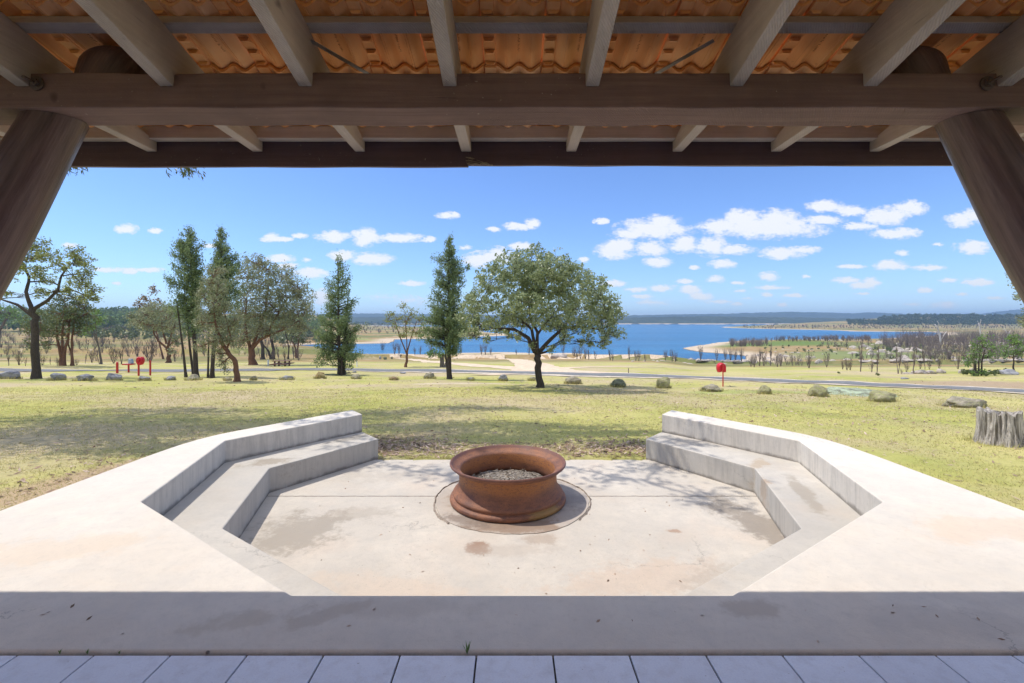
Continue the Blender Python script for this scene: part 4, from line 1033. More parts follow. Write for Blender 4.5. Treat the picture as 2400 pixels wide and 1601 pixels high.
for v in range(6):
    random.seed(100 + v)
    mbx = shrub_verts(random.choice((6, 8, 11)) if v % 2 else random.choice((2, 3)), 1.0, .34 if v % 2 else .16, .013 if v % 2 else .022, 4, 11 if v % 2 else 18)
    me = bpy.data.meshes.new('dead_shrub'); me.from_pydata(mbx.v, [], mbx.f); me.materials.append(SCRUB); me.update(); variants.append(me)
random.seed(9)
LEFT_SH = [(20, 857, 30), (45, 856, 26), (60, 858, 18), (100, 856, 22), (118, 855, 18), (180, 856, 14), (200, 852, 22), (215, 850, 26), (225, 846, 30), (266, 852, 34), (285, 854, 46), (300, 835, 20), (316, 830, 24), (322, 836, 30), (345, 846, 28), (352, 849, 50), (362, 836, 26), (395, 815, 20), (255, 815, 22), (240, 812, 20), (205, 818, 26), (187, 822, 20), (170, 820, 18), (640, 846, 24), (655, 848, 30), (668, 846, 22), (688, 842, 34), (700, 845, 26), (76, 857, 20), (135, 857, 18), (232, 853, 18), (410, 848, 22), (425, 842, 18), (520, 840, 22), (610, 842, 24)]
for i, (px_, py_, h) in enumerate(LEFT_SH):
    g = ground(px_, py_); o = bpy.data.objects.new('dead_shrub', variants[i % 6]); COL.objects.link(o); o.location = g - Vector((0, 0, .05)); s = h * g.y / F
    o.scale = (s * 1.1, s * 1.1, s); o.rotation_euler = (0, 0, random.random() * 6)
    tag(o, 'bare twiggy shrub in the dry paddock at the left', 'shrub', 'bare shrubs in the left paddock')
MID_SH = [(896, 829, 24), (925, 831, 26), (935, 831, 24), (1010, 831, 20), (1080, 833, 16), (1128, 833, 22), (1138, 833, 24), (1150, 832, 16), (1210, 833, 12), (1240, 834, 18), (1320, 838, 22), (1345, 840, 26), (1352, 842, 20), (1360, 841, 28), (1372, 842, 26), (1380, 843, 22), (1430, 845, 24), (1436, 846, 16), (1475, 843, 26), (1490, 846, 22), (1497, 847, 24), (1560, 845, 22), (1575, 848, 26), (1583, 849, 22), (1512, 848, 16), (1395, 842, 18), (972, 833, 16), (985, 833, 18)]
for i, (px_, py_, h) in enumerate(MID_SH):
    g = ground(px_, py_); o = bpy.data.objects.new('dead_shrub', variants[(i * 2 + 1) % 6]); COL.objects.link(o); o.location = g - Vector((0, 0, .05)); s = h * g.y / F
    o.scale = (s * .8, s * .8, s); o.rotation_euler = (0, 0, random.random() * 6)
    tag(o, 'bare grey shrub on the beach edge before the water', 'shrub', 'bare shrubs along the beach')
RIGHT_SH = [(1642, 851, 30), (1760, 860, 26), (1768, 861, 32), (1780, 858, 34), (1790, 858, 32), (1806, 857, 50), (1822, 860, 30), (1830, 859, 26), (1857, 857, 26), (1896, 863, 34), (1938, 861, 32), (2017, 871, 62), (2043, 872, 24), (2056, 872, 50), (2105, 876, 62), (2141, 876, 66), (2125, 874, 26), (2157, 865, 18), (2168, 866, 44), (2178, 866, 22), (2201, 865, 30), (2245, 865, 34), (1985, 868, 28), (1993, 868, 24), (1975, 866, 22), (2113, 877, 12), (1700, 849, 26), (1712, 849, 28), (1680, 850, 24), (1724, 851, 26), (1738, 852, 28)]
for i, (px_, py_, h) in enumerate(RIGHT_SH):
    g = ground(px_, py_); o = bpy.data.objects.new('dead_sapling', variants[(i * 2 + (0 if h > 40 else 1)) % 6]); COL.objects.link(o); o.location = g - Vector((0, 0, .05)); s = h * g.y / F
    o.scale = (s * .75, s * .75, s); o.rotation_euler = (0, 0, random.random() * 6)
    tag(o, 'leafless thin sapling beyond the road at the right', 'dead tree', 'leafless saplings beyond the road')
# bleached dead trees
def dead_tree(px_, py_, paths, label):
    g = ground(px_, py_); root = empty('dead_tree', g, label, 'dead tree'); mbx = MB(g); k = g.y / F
    for pts, r0, r1 in paths:
        mbx.tube([PX(x, y, g.y) for x, y in pts], [(r0 + (r1 - r0) * i / (len(pts) - 1)) * k for i in range(len(pts))], 7, True, .1)
    mbx.build('trunk', WHITE, root, smooth=True, fix=False)
dead_tree(2204, 814, [([(2204, 815), (2204, 795), (2201, 780), (2197, 768), (2191, 760)], 2.4, .8), ([(2198, 770), (2200, 758), (2196, 752)], .9, .4), ([(2208, 794), (2213, 784), (2219, 776)], .9, .4), ([(2202, 787), (2196, 782)], .8, .3)], 'bleached dead tree with raised forked arms, the left of two')
dead_tree(2298, 800, [([(2298, 800), (2298, 780), (2296, 765), (2293, 757)], 1.7, .6), ([(2296, 764), (2299, 752), (2299, 748)], .8, .3), ([(2296, 760), (2290, 752)], .6, .3)], 'slim bleached dead tree rising behind the green sapling')
dead_tree(2362, 800, [([(2362, 800), (2360, 780), (2354, 770)], 1.2, .4), ([(2362, 788), (2368, 774)], .7, .3), ([(2358, 776), (2350, 772)], .5, .3)], 'low grey dead tree near the right edge')

def scrub_mass(name, zones, label, seed, mat=SCRUB, rr=.05):
    random.seed(seed); mbx = MB()
    for (x0, x1, y0, y1, h0, h1, n) in zones:
        for k in range(n):
            px_ = random.uniform(x0, x1); py_ = random.uniform(y0, y1); g = ground(px_, py_)
            if g.z < LAKE_Z + .1: continue
            h = random.uniform(h0, h1) * g.y / F; r = max(.02, .20 * g.y / F)
            for q in range(random.choice((7, 9, 11))):
                a = random.random() * 6.283; ln = random.uniform(.05, .42) * h
                e = g + Vector((math.cos(a) * ln, math.sin(a) * ln, h * random.uniform(.55, 1)))
                m_ = g.lerp(e, .5) + Vector((random.uniform(-.05, .05) * h, 0, random.uniform(-.05, .12) * h))
                mbx.tube([g, m_, e], [r, r * .75, r * .35], 3, False)
                e2 = m_ + Vector((random.uniform(-.22, .22) * h, random.uniform(-.2, .2) * h, h * .3)); mbx.tube([m_, e2], [r * .6, r * .3], 3, False)
    o = mbx.build(name, mat, None, fix=False); return tag(o, label, 'scrub', kind='stuff')
scrub_mass('spit_scrub', [(1710, 1800, 805, 813, 12, 22, 90), (1800, 1900, 797, 801, 8, 15, 50), (1905, 2040, 796, 800, 9, 16, 90)], 'purple brown leafless scrub along the green spit', 21)
scrub_mass('shore_scrub', [(2060, 2160, 800, 822, 10, 34, 110), (2110, 2400, 794, 812, 8, 34, 330), (2160, 2400, 812, 850, 8, 36, 240), (1760, 1900, 846, 858, 10, 26, 26), (1900, 2060, 806, 822, 8, 18, 30), (1990, 2180, 835, 848, 10, 20, 40)], 'mass of dark leafless scrub among pale rocks at the right', 22)
scrub_mass('far_scrub', [(1740, 2400, 763.5, 771, 2.5, 5, 500), (820, 1000, 768, 783, 4, 9, 70), (230, 420, 768, 780, 8, 16, 130), (0, 700, 784, 838, 8, 26, 330), (820, 1120, 761.5, 766, 3, 5, 120), (430, 760, 785, 812, 8, 20, 90)], 'thin distant belt of leafless scrub', 23)

def crown_mass(name, zones, label, seed, mat, nq=46):
    random.seed(seed); LVm = Leaves(); P = []; S = []
    for (x0, x1, y0, y1, h0, h1, n) in zones:
        for k in range(n):
            px_ = random.uniform(x0, x1); py_ = random.uniform(y0, y1); g = ground(px_, py_)
            if g.z < LAKE_Z + .2 or g.y > 3000: continue
            h = random.uniform(h0, h1) * g.y / F
            for q in range(3):
                c = g + Vector((random.uniform(-.35, .35) * h, random.uniform(-.35, .35) * h, h * random.uniform(.45, .8)))
                u = RNG.normal(size=(nq // 3, 3)); u /= np.linalg.norm(u, axis=1)[:, None]
                LVm.cloud(np.array(c) + u * h * .26, 1, .02 * h, .30 * h, .22 * h)
    V = np.concatenate(LVm.V); o = link(name, mesh_arr(name, V, np.arange(len(V)).reshape(-1, 4)), mat)
    return tag(o, label, 'forest', kind='stuff')
FOR1 = leafmat('forest_leaves', [(.06, .10, .035), (.12, .19, .055), (.22, .31, .09), (.15, .17, .08)], .2, .8, .1)
FOR2 = leafmat('far_forest_leaves', [(.045, .065, .03), (.075, .10, .042), (.10, .125, .055)], .1, .9, .1)
crown_mass('left_forest', [(-80, 470, 742, 765, 14, 26, 700), (430, 760, 748, 780, 10, 18, 260), (150, 420, 758, 774, 20, 32, 120), (-40, 60, 760, 780, 20, 34, 30)], 'green eucalypt forest covering the rise at the left', 31, FOR1)
crown_mass('far_shore_forest', [(700, 1130, 757, 763.5, 3, 7, 300)], 'dark tree line along the far left shore', 32, FOR2)
crown_mass('hill_forest', [(1985, 2110, 752, 763, 3, 7, 330), (2060, 2440, 742, 763, 4, 9, 1300)], 'dark wooded rise behind the far right shore', 33, FOR2)
crown_mass('olive_scrub', [(150, 440, 776, 800, 12, 26, 60), (560, 760, 780, 812, 12, 26, 40), (440, 560, 775, 800, 16, 28, 24), (2000, 2400, 815, 846, 5, 12, 46), (1780, 1990, 812, 832, 3, 7, 40)], 'olive scrub dotted over the middle distance', 36, L_GUMB, 60)
crown_mass('low_bushes', [(2255, 2330, 878, 883, 8, 13, 16), (2330, 2380, 873, 879, 7, 12, 10), (1962, 1968, 876, 878, 6, 8, 1), (2053, 2062, 880, 883, 6, 8, 2)], 'dark green low bushes among the pale rocks', 34, L_GUMB, 90)

# ------------------------------------------------------------------ rocks
def rock_mesh(seed, flat=.7, sub=4, rough=.28, angular=.0):
    bm = bmesh.new(); bmesh.ops.create_icosphere(bm, subdivisions=sub, radius=1.0); rnd = random.Random(seed)
    o = Vector((rnd.uniform(0, 90), rnd.uniform(0, 90), rnd.uniform(0, 90)))
    planes = [(Vector((rnd.gauss(0, 1), rnd.gauss(0, 1), rnd.gauss(0, .8))).normalized(), rnd.uniform(.50, .85)) for _ in range(int(3 + angular * 12))]
    for v in bm.verts:
        p = v.co.normalized()
        for n_, d in planes:
            q = p.dot(n_)
            if q > d: p = p - n_ * (q - d) * (.75 + .25 * angular)
        rough_ = rough * (1 - .55 * angular); rough0 = rough; s = 1 + rough_ * mnoise.noise(p * 1.3 + o) + rough_ * .5 * mnoise.noise(p * 3.1 + o) + rough_ * .3 * mnoise.noise(p * 7.5 + o)
        v.co = p * s
        v.co.z = max(v.co.z, -.55)
    me = bpy.data.meshes.new('boulder'); bm.to_mesh(me); bm.free()
    me.polygons.foreach_set('use_smooth', np.ones(len(me.polygons), bool)); me.update()
    return me
R_GREY = rockmat('grey_rock', (.46, .46, .48), (.22, .22, .25))
R_PALE = rockmat('pale_rock', (.52, .46, .36), (.26, .23, .18), (.30, .32, .12), .5)
R_LICH = rockmat('lichen_rock', (.50, .46, .29), (.28, .26, .15), (.40, .42, .17), .8)
R_MOSS = rockmat('mossy_rock', (.30, .31, .22), (.11, .12, .08), (.22, .25, .12), .8)
R_BROWN = rockmat('brown_rock', (.42, .28, .18), (.16, .09, .06))
R_YEL = rockmat('sandy_rock', (.55, .44, .22), (.32, .22, .10))
R_GRAN = rockmat('granite', (.62, .55, .48), (.36, .30, .26))
R_FLAT = rockmat('mint_lichen_rock', (.40, .45, .32), (.16, .16, .12), (.46, .55, .38), .8)
BOULD = [  # px, base py, width, height, mat, label, angular
    (22, 891, 44, 18, R_GREY, 'long low blue grey boulder at the far left of the row', .6), (134, 893.5, 31, 16, R_GREY, 'pointed pale topped grey boulder right of the lone dark trunk', 1),
    (199, 895.5, 32, 16, R_GREY, 'grey triangular boulder midway between two others in front of the red bollard', 1), (268, 895, 30, 17, R_GREY, 'sharp peaked blue grey boulder below the red bollard', 1),
    (339.6, 894, 26, 11, R_GREY, 'low rounded grey boulder below the left hose reel', .5), (399, 893, 22, 10, R_GREY, 'dark pitted small boulder left of the thin pine trunk', .3),
    (453.5, 894, 29, 14, R_PALE, 'pale yellowish pointed boulder at the foot of the ragged pine', .8), (534, 893.5, 18, 8, R_PALE, 'small sandy boulder left of the leaning gum trunk', .3),
    (594, 893, 14, 10, R_PALE, 'small blocky pale boulder right of the leaning gum trunk', .3), (672, 892, 28, 10, R_GREY, 'flat white streaked boulder below the picnic table', .4),
    (750, 891, 24, 17, R_YEL, 'tan wedge boulder with brown shaded face left of the bushy pine', 1), (835, 890, 24, 11, R_PALE, 'pale low boulder just right of the bushy pine', .3),
    (923, 892.5, 21, 8, R_BROWN, 'small reddish brown boulder alone on bare ground', .3), (1008, 890, 23, 14, R_PALE, 'rough grey white boulder left of the tall middle pine', .4),
    (1103, 893, 17, 7, R_GREY, 'tiny blue grey rock in the shade right of the middle pine', .3), (1179, 896, 22, 15, R_GREY, 'dark veined boulder left of the spreading tree', .5),
    (1248, 894, 20, 9, R_PALE, 'faint pale boulder just behind the spreading tree trunk', .3), (1343, 903, 37, 17, R_PALE, 'wide pale mottled boulder right of the spreading tree', .2),
    (1448, 909.5, 39, 18, R_MOSS, 'dark green mossy oblong boulder', .1), (1555, 914, 30, 25, R_LICH, 'tall round lichen covered boulder beside the mossy one', 0),
    (1668, 920, 44, 17, R_PALE, 'long sloping pale boulder near the red lifebuoy post', .6), (1792, 927, 31, 20, R_LICH, 'round yellow lichened boulder right of the red post', 0),
    (1918, 934, 40, 27, R_LICH, 'big egg shaped lichen boulder before the flat outcrop', 0), (2066, 945, 52, 23, R_LICH, 'oval pitted boulder in front of the flat green outcrop', 0),
    (2255, 957, 88, 24, R_PALE, 'wide low weathered rock lying above the tree stump', .2)]
for i, (px_, py_, w, h, mt, lb, ang) in enumerate(BOULD):
    g = ground(px_, py_ - h * .18); k = g.y / F
    me = rock_mesh(40 + i, angular=ang); me.materials.append(mt)
    o = bpy.data.objects.new('boulder', me); COL.objects.link(o)
    zz = np.array([v.co.z for v in me.vertices]); xx = np.array([v.co.x for v in me.vertices])
    o.scale = (w * k / (xx.max() - xx.min()), w * k * .42, 1.06 * h * k / (zz.max() + .45)); o.location = g + Vector((0, 0, .45 * o.scale[2])); 
    if ang > .35: e_ = o.modifiers.new('edge', 'EDGE_SPLIT'); e_.split_angle = math.radians(16)
    tag(o, lb, 'boulder', 'boulders edging the lawn')
for (px_, py_, w, h, lb, sd) in ((2012, 929, 130, 15, 'broad flat mint green lichened outcrop level with the lawn', 301), (1955, 921, 50, 4, 'thin flat sliver of outcrop left of the mint green one', 302)):
    g = ground(px_, py_ - h * .3); k = g.y / F; me = rock_mesh(sd, sub=5, rough=.35); me.materials.append(R_FLAT)
    o = bpy.data.objects.new('rock_outcrop', me); COL.objects.link(o); o.scale = (w * k / 2.1, w * k * .75, h * k * .7); o.location = g + Vector((0, 0, 0)); tag(o, lb, 'rock')
# small stones at the foot of the bushy pine and cairn stones beyond the road
for i, (px_, py_, w, h, mt, lb) in enumerate([(808, 876.5, 11, 8, R_MOSS, 'small dark stone touching the bushy pine trunk'), (818, 876, 9, 6, R_PALE, 'small pale stone second from the bushy pine trunk'), (831, 874, 14, 5, R_GREY, 'flat grey stone third from the bushy pine trunk'), (775, 880, 34, 5, R_MOSS, 'low dark stones left of the bushy pine trunk'), (945, 876, 17, 4, R_GREY, 'small flat stone with a log behind the brown boulder'),
        (891, 842, 6, 7, R_GREY, 'left stone of three standing beyond the road'), (902, 843.5, 9, 9, R_MOSS, 'largest middle stone of three standing beyond the road'), (918, 842, 6, 6, R_MOSS, 'right stone of three standing beyond the road'), (1310, 841, 42, 14, R_GRAN, 'white mound of gravel behind the spreading tree trunk')]):
    g = ground(px_, py_ - .5); k = g.y / F; me = rock_mesh(80 + i, angular=.4, sub=3); me.materials.append(mt)
    o = bpy.data.objects.new('stone', me); COL.objects.link(o); o.scale = (w * k / 1.9, w * k * .4, h * k / 1.45); o.location = g + Vector((0, 0, .4 * o.scale[2])); tag(o, lb, 'stone')
# granite field at the right: individual boulders
gv = [rock_mesh(200 + q, sub=3, rough=.34, angular=.3) for q in range(6)]
for q in gv: q.materials.append(R_GRAN)
random.seed(77)
GR = [(1915, 793, 20, 4)] 
for k in range(34): GR.append((random.uniform(1700, 1960), random.uniform(833, 850), random.uniform(8, 26), random.uniform(3, 8)))
for k in range(26): GR.append((random.uniform(1960, 2400), random.uniform(843, 851), random.uniform(10, 40), random.uniform(3, 6)))
for k in range(76): GR.append((random.uniform(1990, 2400), random.uniform(806, 843), random.uniform(8, 44), random.uniform(4, 11)))
for k in range(18): GR.append((random.uniform(2150, 2400), random.uniform(800, 812), random.uniform(8, 24), random.uniform(4, 9)))
for k in range(22): GR.append((random.uniform(1910, 2110), random.uniform(796.5, 799), random.uniform(6, 18), random.uniform(2, 3)))
for k in range(16): GR.append((random.uniform(1780, 2010), random.uniform(818, 834), random.uniform(6, 16), random.uniform(2, 5)))
for k in range(24): GR.append((random.uniform(1600, 1760), random.uniform(846, 853), random.uniform(8, 24), random.uniform(2, 5)))
for k in range(14): GR.append((random.uniform(1480, 1600), random.uniform(838, 848), random.uniform(5, 14), random.uniform(2, 4)))
GR += [(2112, 822, 44, 20), (2065, 826, 30, 11), (2145, 820, 46, 14), (2120, 841, 30, 13), (2028, 812, 26, 6), (2040, 817, 16, 5), (2205, 808, 22, 7), (2190, 816, 22, 6), (1700, 843, 50, 9), (1742, 846, 22, 6)]
for i, (px_, py_, w, h) in enumerate(GR):
    g = ground(px_, py_); 
    if g.z < LAKE_Z + .05: continue
    k = g.y / F; o = bpy.data.objects.new('granite_boulder', gv[i % 6]); COL.objects.link(o)
    o.scale = (w * k / 2, w * k / 2 * .45, h * k / 1.0); o.location = g - Vector((0, 0, .48 * h * k)); o.rotation_euler = (0, 0, random.uniform(-.3, .3))
    tag(o, 'pale granite rock among the scrub near the right shore', 'boulder', 'pale granite rocks by the right shore')
for i, (px_, py_, w, h, lb) in enumerate([(2156, 877, 34, 11, 'left white slab rock beside the twin bare saplings'), (2178, 877, 32, 9, 'low white rock joined to the left slab'), (2205, 876, 24, 12, 'square topped cream rock beyond the road'), (2257, 876, 26, 10, 'rounded cream rock left of the many stemmed sapling'), (2278, 876, 16, 13, 'pale rock touching the many stemmed sapling'), (2322, 876, 14, 8, 'small pale rock right of the many stemmed sapling'),
        (2360, 879, 44, 14, 'dark cracked rock pile below the round topped sapling'), (2125, 876.5, 26, 3, 'thin white flat stone at the foot of the bare sapling'), (2123, 889.5, 20, 5, 'small dark log shaped rock lying by the road')]):
    g = ground(px_, py_ - 1); k = g.y / F; me = rock_mesh(130 + i, angular=.5, sub=3); me.materials.append(R_GRAN if 'dark' not in lb else R_GREY)
    o = bpy.data.objects.new('rock', me); COL.objects.link(o); o.scale = (w * k / 1.9, w * k * .4, h * k / 1.45); o.location = g + Vector((0, 0, .35 * o.scale[2])); tag(o, lb, 'rock')

# ------------------------------------------------------------------ tree stump
def stump():
    g = ground(2345, 1038); k = g.y / F
    ST = NT('weathered_stump'); p = ST.obj()
    gr = ST.noise(ST.mapping(p, (9, 9, .8)), 2.4, 6, .7)
    c = ST.mix(ST.ramp(gr, [(.34, .0), (.62, 1.0)]), (.17, .15, .13), (.60, .55, .49))
    c = ST.mix(ST.ramp(ST.noise(ST.mapping(p, (22, 22, 1)), 3, 4, .7), [(.55, .0), (.66, .8)]), c, (.05, .04, .035))
    c = ST.mix(ST.ramp(ST.noise(p, 2.2, 3), [(.60, .0), (.70, .6)]), c, (.10, .09, .08))
    ST.color(c).rough(.95, .1).bump(gr, 1.0, .04)
    V = []; Fc = []; n = 120; nz = 26; H = 72 * k
    for j in range(nz + 1):
        u = j / nz
        for i in range(n):
            th = 2 * math.pi * i / n
            r = (37 + 13 * (1 - u) ** 2.2) * k
            r *= 1 + .05 * math.sin(3 * th + 1.2) * (1 - u * .6) + .16 * mnoise.noise(Vector((math.cos(th) * 1.8, math.sin(th) * 1.8, u * .9)))
            r -= .055 * max(0, mnoise.noise(Vector((math.cos(th) * 9, math.sin(th) * 9, u * 1.2))) - .1) * 2
            r -= .015 * abs(mnoise.noise(Vector((math.cos(th) * 22, math.sin(th) * 22, u * 1.5))))
            if abs(((th + math.pi / 2 - .75) + math.pi) % (2 * math.pi) - math.pi) < .16: r *= .80 + .1 * (1 - u)
            V.append((r * math.cos(th), r * math.sin(th), -.08 + u * (H + .08) + (.09 * mnoise.noise(Vector((math.cos(th) * 3, math.sin(th) * 3, 9))) + .03 * mnoise.noise(Vector((math.cos(th) * 11, math.sin(th) * 11, 9))) + .02 * math.cos(th + 2)) * u))
    for j in range(nz):
        for i in range(n):
            i2 = (i + 1) % n; Fc.append((j * n + i, j * n + i2, (j + 1) * n + i2, (j + 1) * n + i))
    b = len(V)
    for q in (.75, .5, .25):
        for i in range(n):
            x, y, z_ = V[nz * n + i]; V.append((x * q, y * q, z_ * .5 + H * .5 - .01 + .012 * mnoise.noise(Vector((x * 9, y * 9, 4)))))
    prev = nz * n
    for ring_ in range(3):
        cur = b + ring_ * n
        for i in range(n):
            i2 = (i + 1) % n; Fc.append((prev + i, prev + i2, cur + i2, cur + i))
        prev = cur
    Fc.append(tuple(prev + i for i in range(n)))
    o = link('tree_stump', mesh_arr('tree_stump', V, Fc, True), ST.m, None, g)
    m3 = o.modifiers.new('edge', 'EDGE_SPLIT'); m3.split_angle = math.radians(50)
    tag(o, 'weathered grey split tree stump at the right edge of the lawn', 'stump')
stump()

# ------------------------------------------------------------------ red equipment
RED = plain('red_paint', (.52, .025, .025), .35, .5, 0, .15, 6, .05)
REDC = plain('red_cover', (.60, .012, .03), .45, .4, 0, .25, 5, .5)
PINKW = plain('faded_pink', (.75, .45, .42), .5, .4)
def cover_mesh(w, h, slit, hearted, dpt):
    """domed vinyl cover hanging over a reel, open along a slit below"""
    pts = []
    n = 14
    for i in range(n + 1):
        a = math.pi - math.pi * i / n
        x = w / 2 * math.cos(a); z = h * .55 + h * .45 * math.sin(a)
        if hearted: z -= .16 * h * math.exp(-(x / (w * .10)) ** 2)
        pts.append((x, z))
    if hearted: pts += [(w * .44, h * .30), (w * .26, h * .04), (w * .10, 0), (slit * .3, h * .12), (0, h * .5), (-slit * .3, h * .12), (-w * .12, 0), (-w * .28, h * .03), (-w * .45, h * .28)]
    else: pts += [(w * .5, h * .03), (w * .26, 0), (slit, h * .12), (slit * .7, h * .45), (0, h * .80), (-slit * .8, h * .45), (-slit * .9, h * .05), (-w * .38, 0), (-w * .5, h * .3)]
    V = []; m = len(pts); lay = [(-.5, .80), (-.36, .95), (0, 1.0), (.36, .95), (.5, .80)]
    cz = h * .5
    for d, s in lay:
        for x, z in pts: V.append((x * s, d * dpt, cz + (z - cz) * s))
    Fc = []
    for j in range(len(lay) - 1):
        for i in range(m): Fc.append((j * m + i, j * m + (i + 1) % m, (j + 1) * m + (i + 1) % m, (j + 1) * m + i))
    Fc.append(tuple(range(m))[::-1]); Fc.append(tuple((len(lay) - 1) * m + i for i in range(m)))
    return V, Fc
def reel(px_, base, top, cw, ctop, cbot, hearted, label, twin):
    g = ground(px_, base); k = g.y / F; root = empty('lifebuoy_post' if not hearted else 'hose_reel', g, label, 'rescue post' if not hearted else 'hose reel')
    r = 1.35 * k if not hearted else 2.0 * k
    mbx = MB(g); mbx.tube([g + Vector((0, 0, -.05)), g + Vector((0, 0, (base - top - 2) * k))], [r, r], 12); mbx.build('post', RED, root, smooth=False, bevel=.004)
    if twin:
        g2 = g + Vector((4.5 * k, .9, 0)); g2.z = z1(g2.x, g2.y); mbx = MB(g); mbx.tube([g2, g2 + Vector((0, 0, (base - top - 8) * k))], [r, r], 12); mbx.build('post', RED, root)
    V, Fc = cover_mesh(cw * k, (cbot - ctop) * k, cw * k * .10, hearted, .34)
    z0 = (base - cbot) * k
    me = mesh_arr('cover', [(v[0] + (1.5 * k if hearted else .6 * k), v[1] + (.22 if not hearted else .1), v[2] + z0) for v in V], Fc, True)
    bm = bmesh.new(); bm.from_mesh(me); bmesh.ops.recalc_face_normals(bm, faces=bm.faces); bm.to_mesh(me); bm.free()
    o = link('cover', me, REDC, root); s_ = o.modifiers.new('edge', 'EDGE_SPLIT'); s_.split_angle = math.radians(40)
    if not hearted:
        mbx = MB(g); c0 = g + Vector((.6 * k, .22, z0 + (cbot - ctop) * k * .42)); R0 = cw * k * .3; pts = []
        pts = [c0 + Vector((R0 * math.cos(a * .3927), 0, R0 * math.sin(a * .3927))) for a in range(17)]
        mbx.tube(pts, [.05] * 17, 8, False); mbx.build('lifebuoy_ring', plain('buoy_white', (.8, .78, .75), .5), root, smooth=True)
    else:
        mbx = MB(g); c0 = g + Vector((1.5 * k, -.10, z0 + (cbot - ctop) * k * .55)); mbx.tube([c0, c0 + Vector((0, -.05, 0))], [.09, .09], 14); mbx.build('reel_hub', RED, root)
reel(1694.5, 906, 850, 19, 851, 874, False, 'red covered lifebuoy post on the right of the lawn', False)
reel(325, 881, 836, 16, 835.5, 856, True, 'red heart shaped hose reel on two posts', True)
def bollard():
    g = ground(274.8, 875); k = g.y / F; m2 = MB(g); m2.tube([g + Vector((0, 0, -.05)), g + Vector((0, 0, 25 * k)), g + Vector((0, 0, 26.5 * k))], [2.5 * k, 2.5 * k, 1.6 * k], 16)
    root = empty('bollard', g, 'short red bollard left of the bucket stand', 'bollard'); m2.build('post', RED, root, bevel=.01)
    m2 = MB(g); m2.tube([g + Vector((0, 0, 26.3 * k)), g + Vector((0, 0, 27 * k))], [1.6 * k, .6 * k], 12); m2.build('cap', PINKW, root)
bollard()
def stand():
    g = ground(301.5, 873); k = g.y / F; root = empty('bucket_stand', g, 'red tee shaped stand holding a tilted grey bucket', 'stand')
    m2 = MB(g); m2.tube([g + Vector((0, 0, -.05)), g + Vector((0, 0, 20 * k))], [1.9 * k, 1.9 * k], 12); m2.build('post', RED, root)
    m2 = MB(g); m2.box(g + Vector((.4 * k, 0, 19.3 * k)), (21.5 * k, .5, 2.8 * k)); m2.build('shelf', RED, root, bevel=.02)
    m2 = MB(g); m2.box(g + Vector((-5.5 * k, -.02, 20.9 * k)), (6 * k, .35, .6 * k)); m2.box(g + Vector((5.5 * k, -.02, 20.9 * k)), (6 * k, .35, .6 * k)); m2.build('shelf_top', PINKW, root, bevel=.01)
    b0 = g + Vector((5.6 * k, 0, 21.3 * k)); 
    root2 = empty('bucket', b0, 'grey metal bucket standing on the red stand', 'bucket')
    m2 = MB(b0); m2.tube([b0, b0 + Vector((-.6 * k, 0, 5 * k)), b0 + Vector((-1.2 * k, 0, 10.2 * k)), b0 + Vector((-1.2 * k, 0, 10.6 * k))], [5.6 * k, 5.1 * k, 4.6 * k, 4.3 * k], 20)
    m2.build('bucket_body', plain('galvanised', (.42, .45, .48), .35, .5, .6), root2, bevel=.006)
    m2 = MB(b0); m2.tube([b0 + Vector((-6 * k, 0, 9 * k)), b0 + Vector((-10 * k, 0, 8.2 * k)), b0 + Vector((-15 * k, 0, 7.2 * k))], [.7 * k, .6 * k, .5 * k], 7); m2.build('handle', plain('dark_handle', (.08, .06, .05), .7), root2)
stand()
def picnic():
    g = ground(661, 858.5); k = g.y / F; root = empty('picnic_table', g, 'brown timber picnic table with fixed benches across the road', 'picnic table')
    W = timber('picnic_timber', (.22, .13, .10), (.13, .07, .055), 0, .8, False)
    L = 37 * k
    m2 = MB(g)
    for q in range(4): m2.box(g + Vector((0, -.33 + q * .22, 12.6 * k)), (L, .20, .05))
    m2.build('tabletop', W, root, bevel=.006)
    for s_ in (-1, 1):
        m2 = MB(g)
        for q in (0, .15): m2.box(g + Vector((0, s_ * (.70 + q), 6.6 * k)), (L * 1.05, .14, .045))
        m2.build('bench', W, root, bevel=.006)
        m2 = MB(g); x = s_ * L * .33
        for q in (-1, 1):
            m2.tube([g + Vector((x + q * .22, 0, -.03)), g + Vector((x + q * .22, 0, 12 * k))], [.085, .085], 8)
        m2.box(g + Vector((x, 0, 6.0 * k)), (.62, 1.75, .07)); m2.build('trestle', W, root, bevel=.006)
picnic()
def marker(px_, base, h, w, col, label):
    g = ground(px_, base); k = g.y / F; m2 = MB(g); m2.tube([g + Vector((0, 0, -.05)), g + Vector((0, 0, h * .92 * k)), g + Vector((0, 0, h * k))], [w / 2 * k, w / 2 * k, w * .35 * k], 10)
    o = m2.build('marker_post', plain('post_paint_' + str(int(px_)), col, .6), None, bevel=.004); tag(o, label, 'post')
marker(628.5, 857, 13.5, 3.4, (.62, .66, .68), 'pale grey marker post left of the picnic table')
marker(836.5, 860, 13.5, 2.8, (.85, .85, .82), 'white marker post beside the bushy pine')
marker(1473, 875, 12, 2.0, (.20, .15, .11), 'short dark timber post beyond the road')

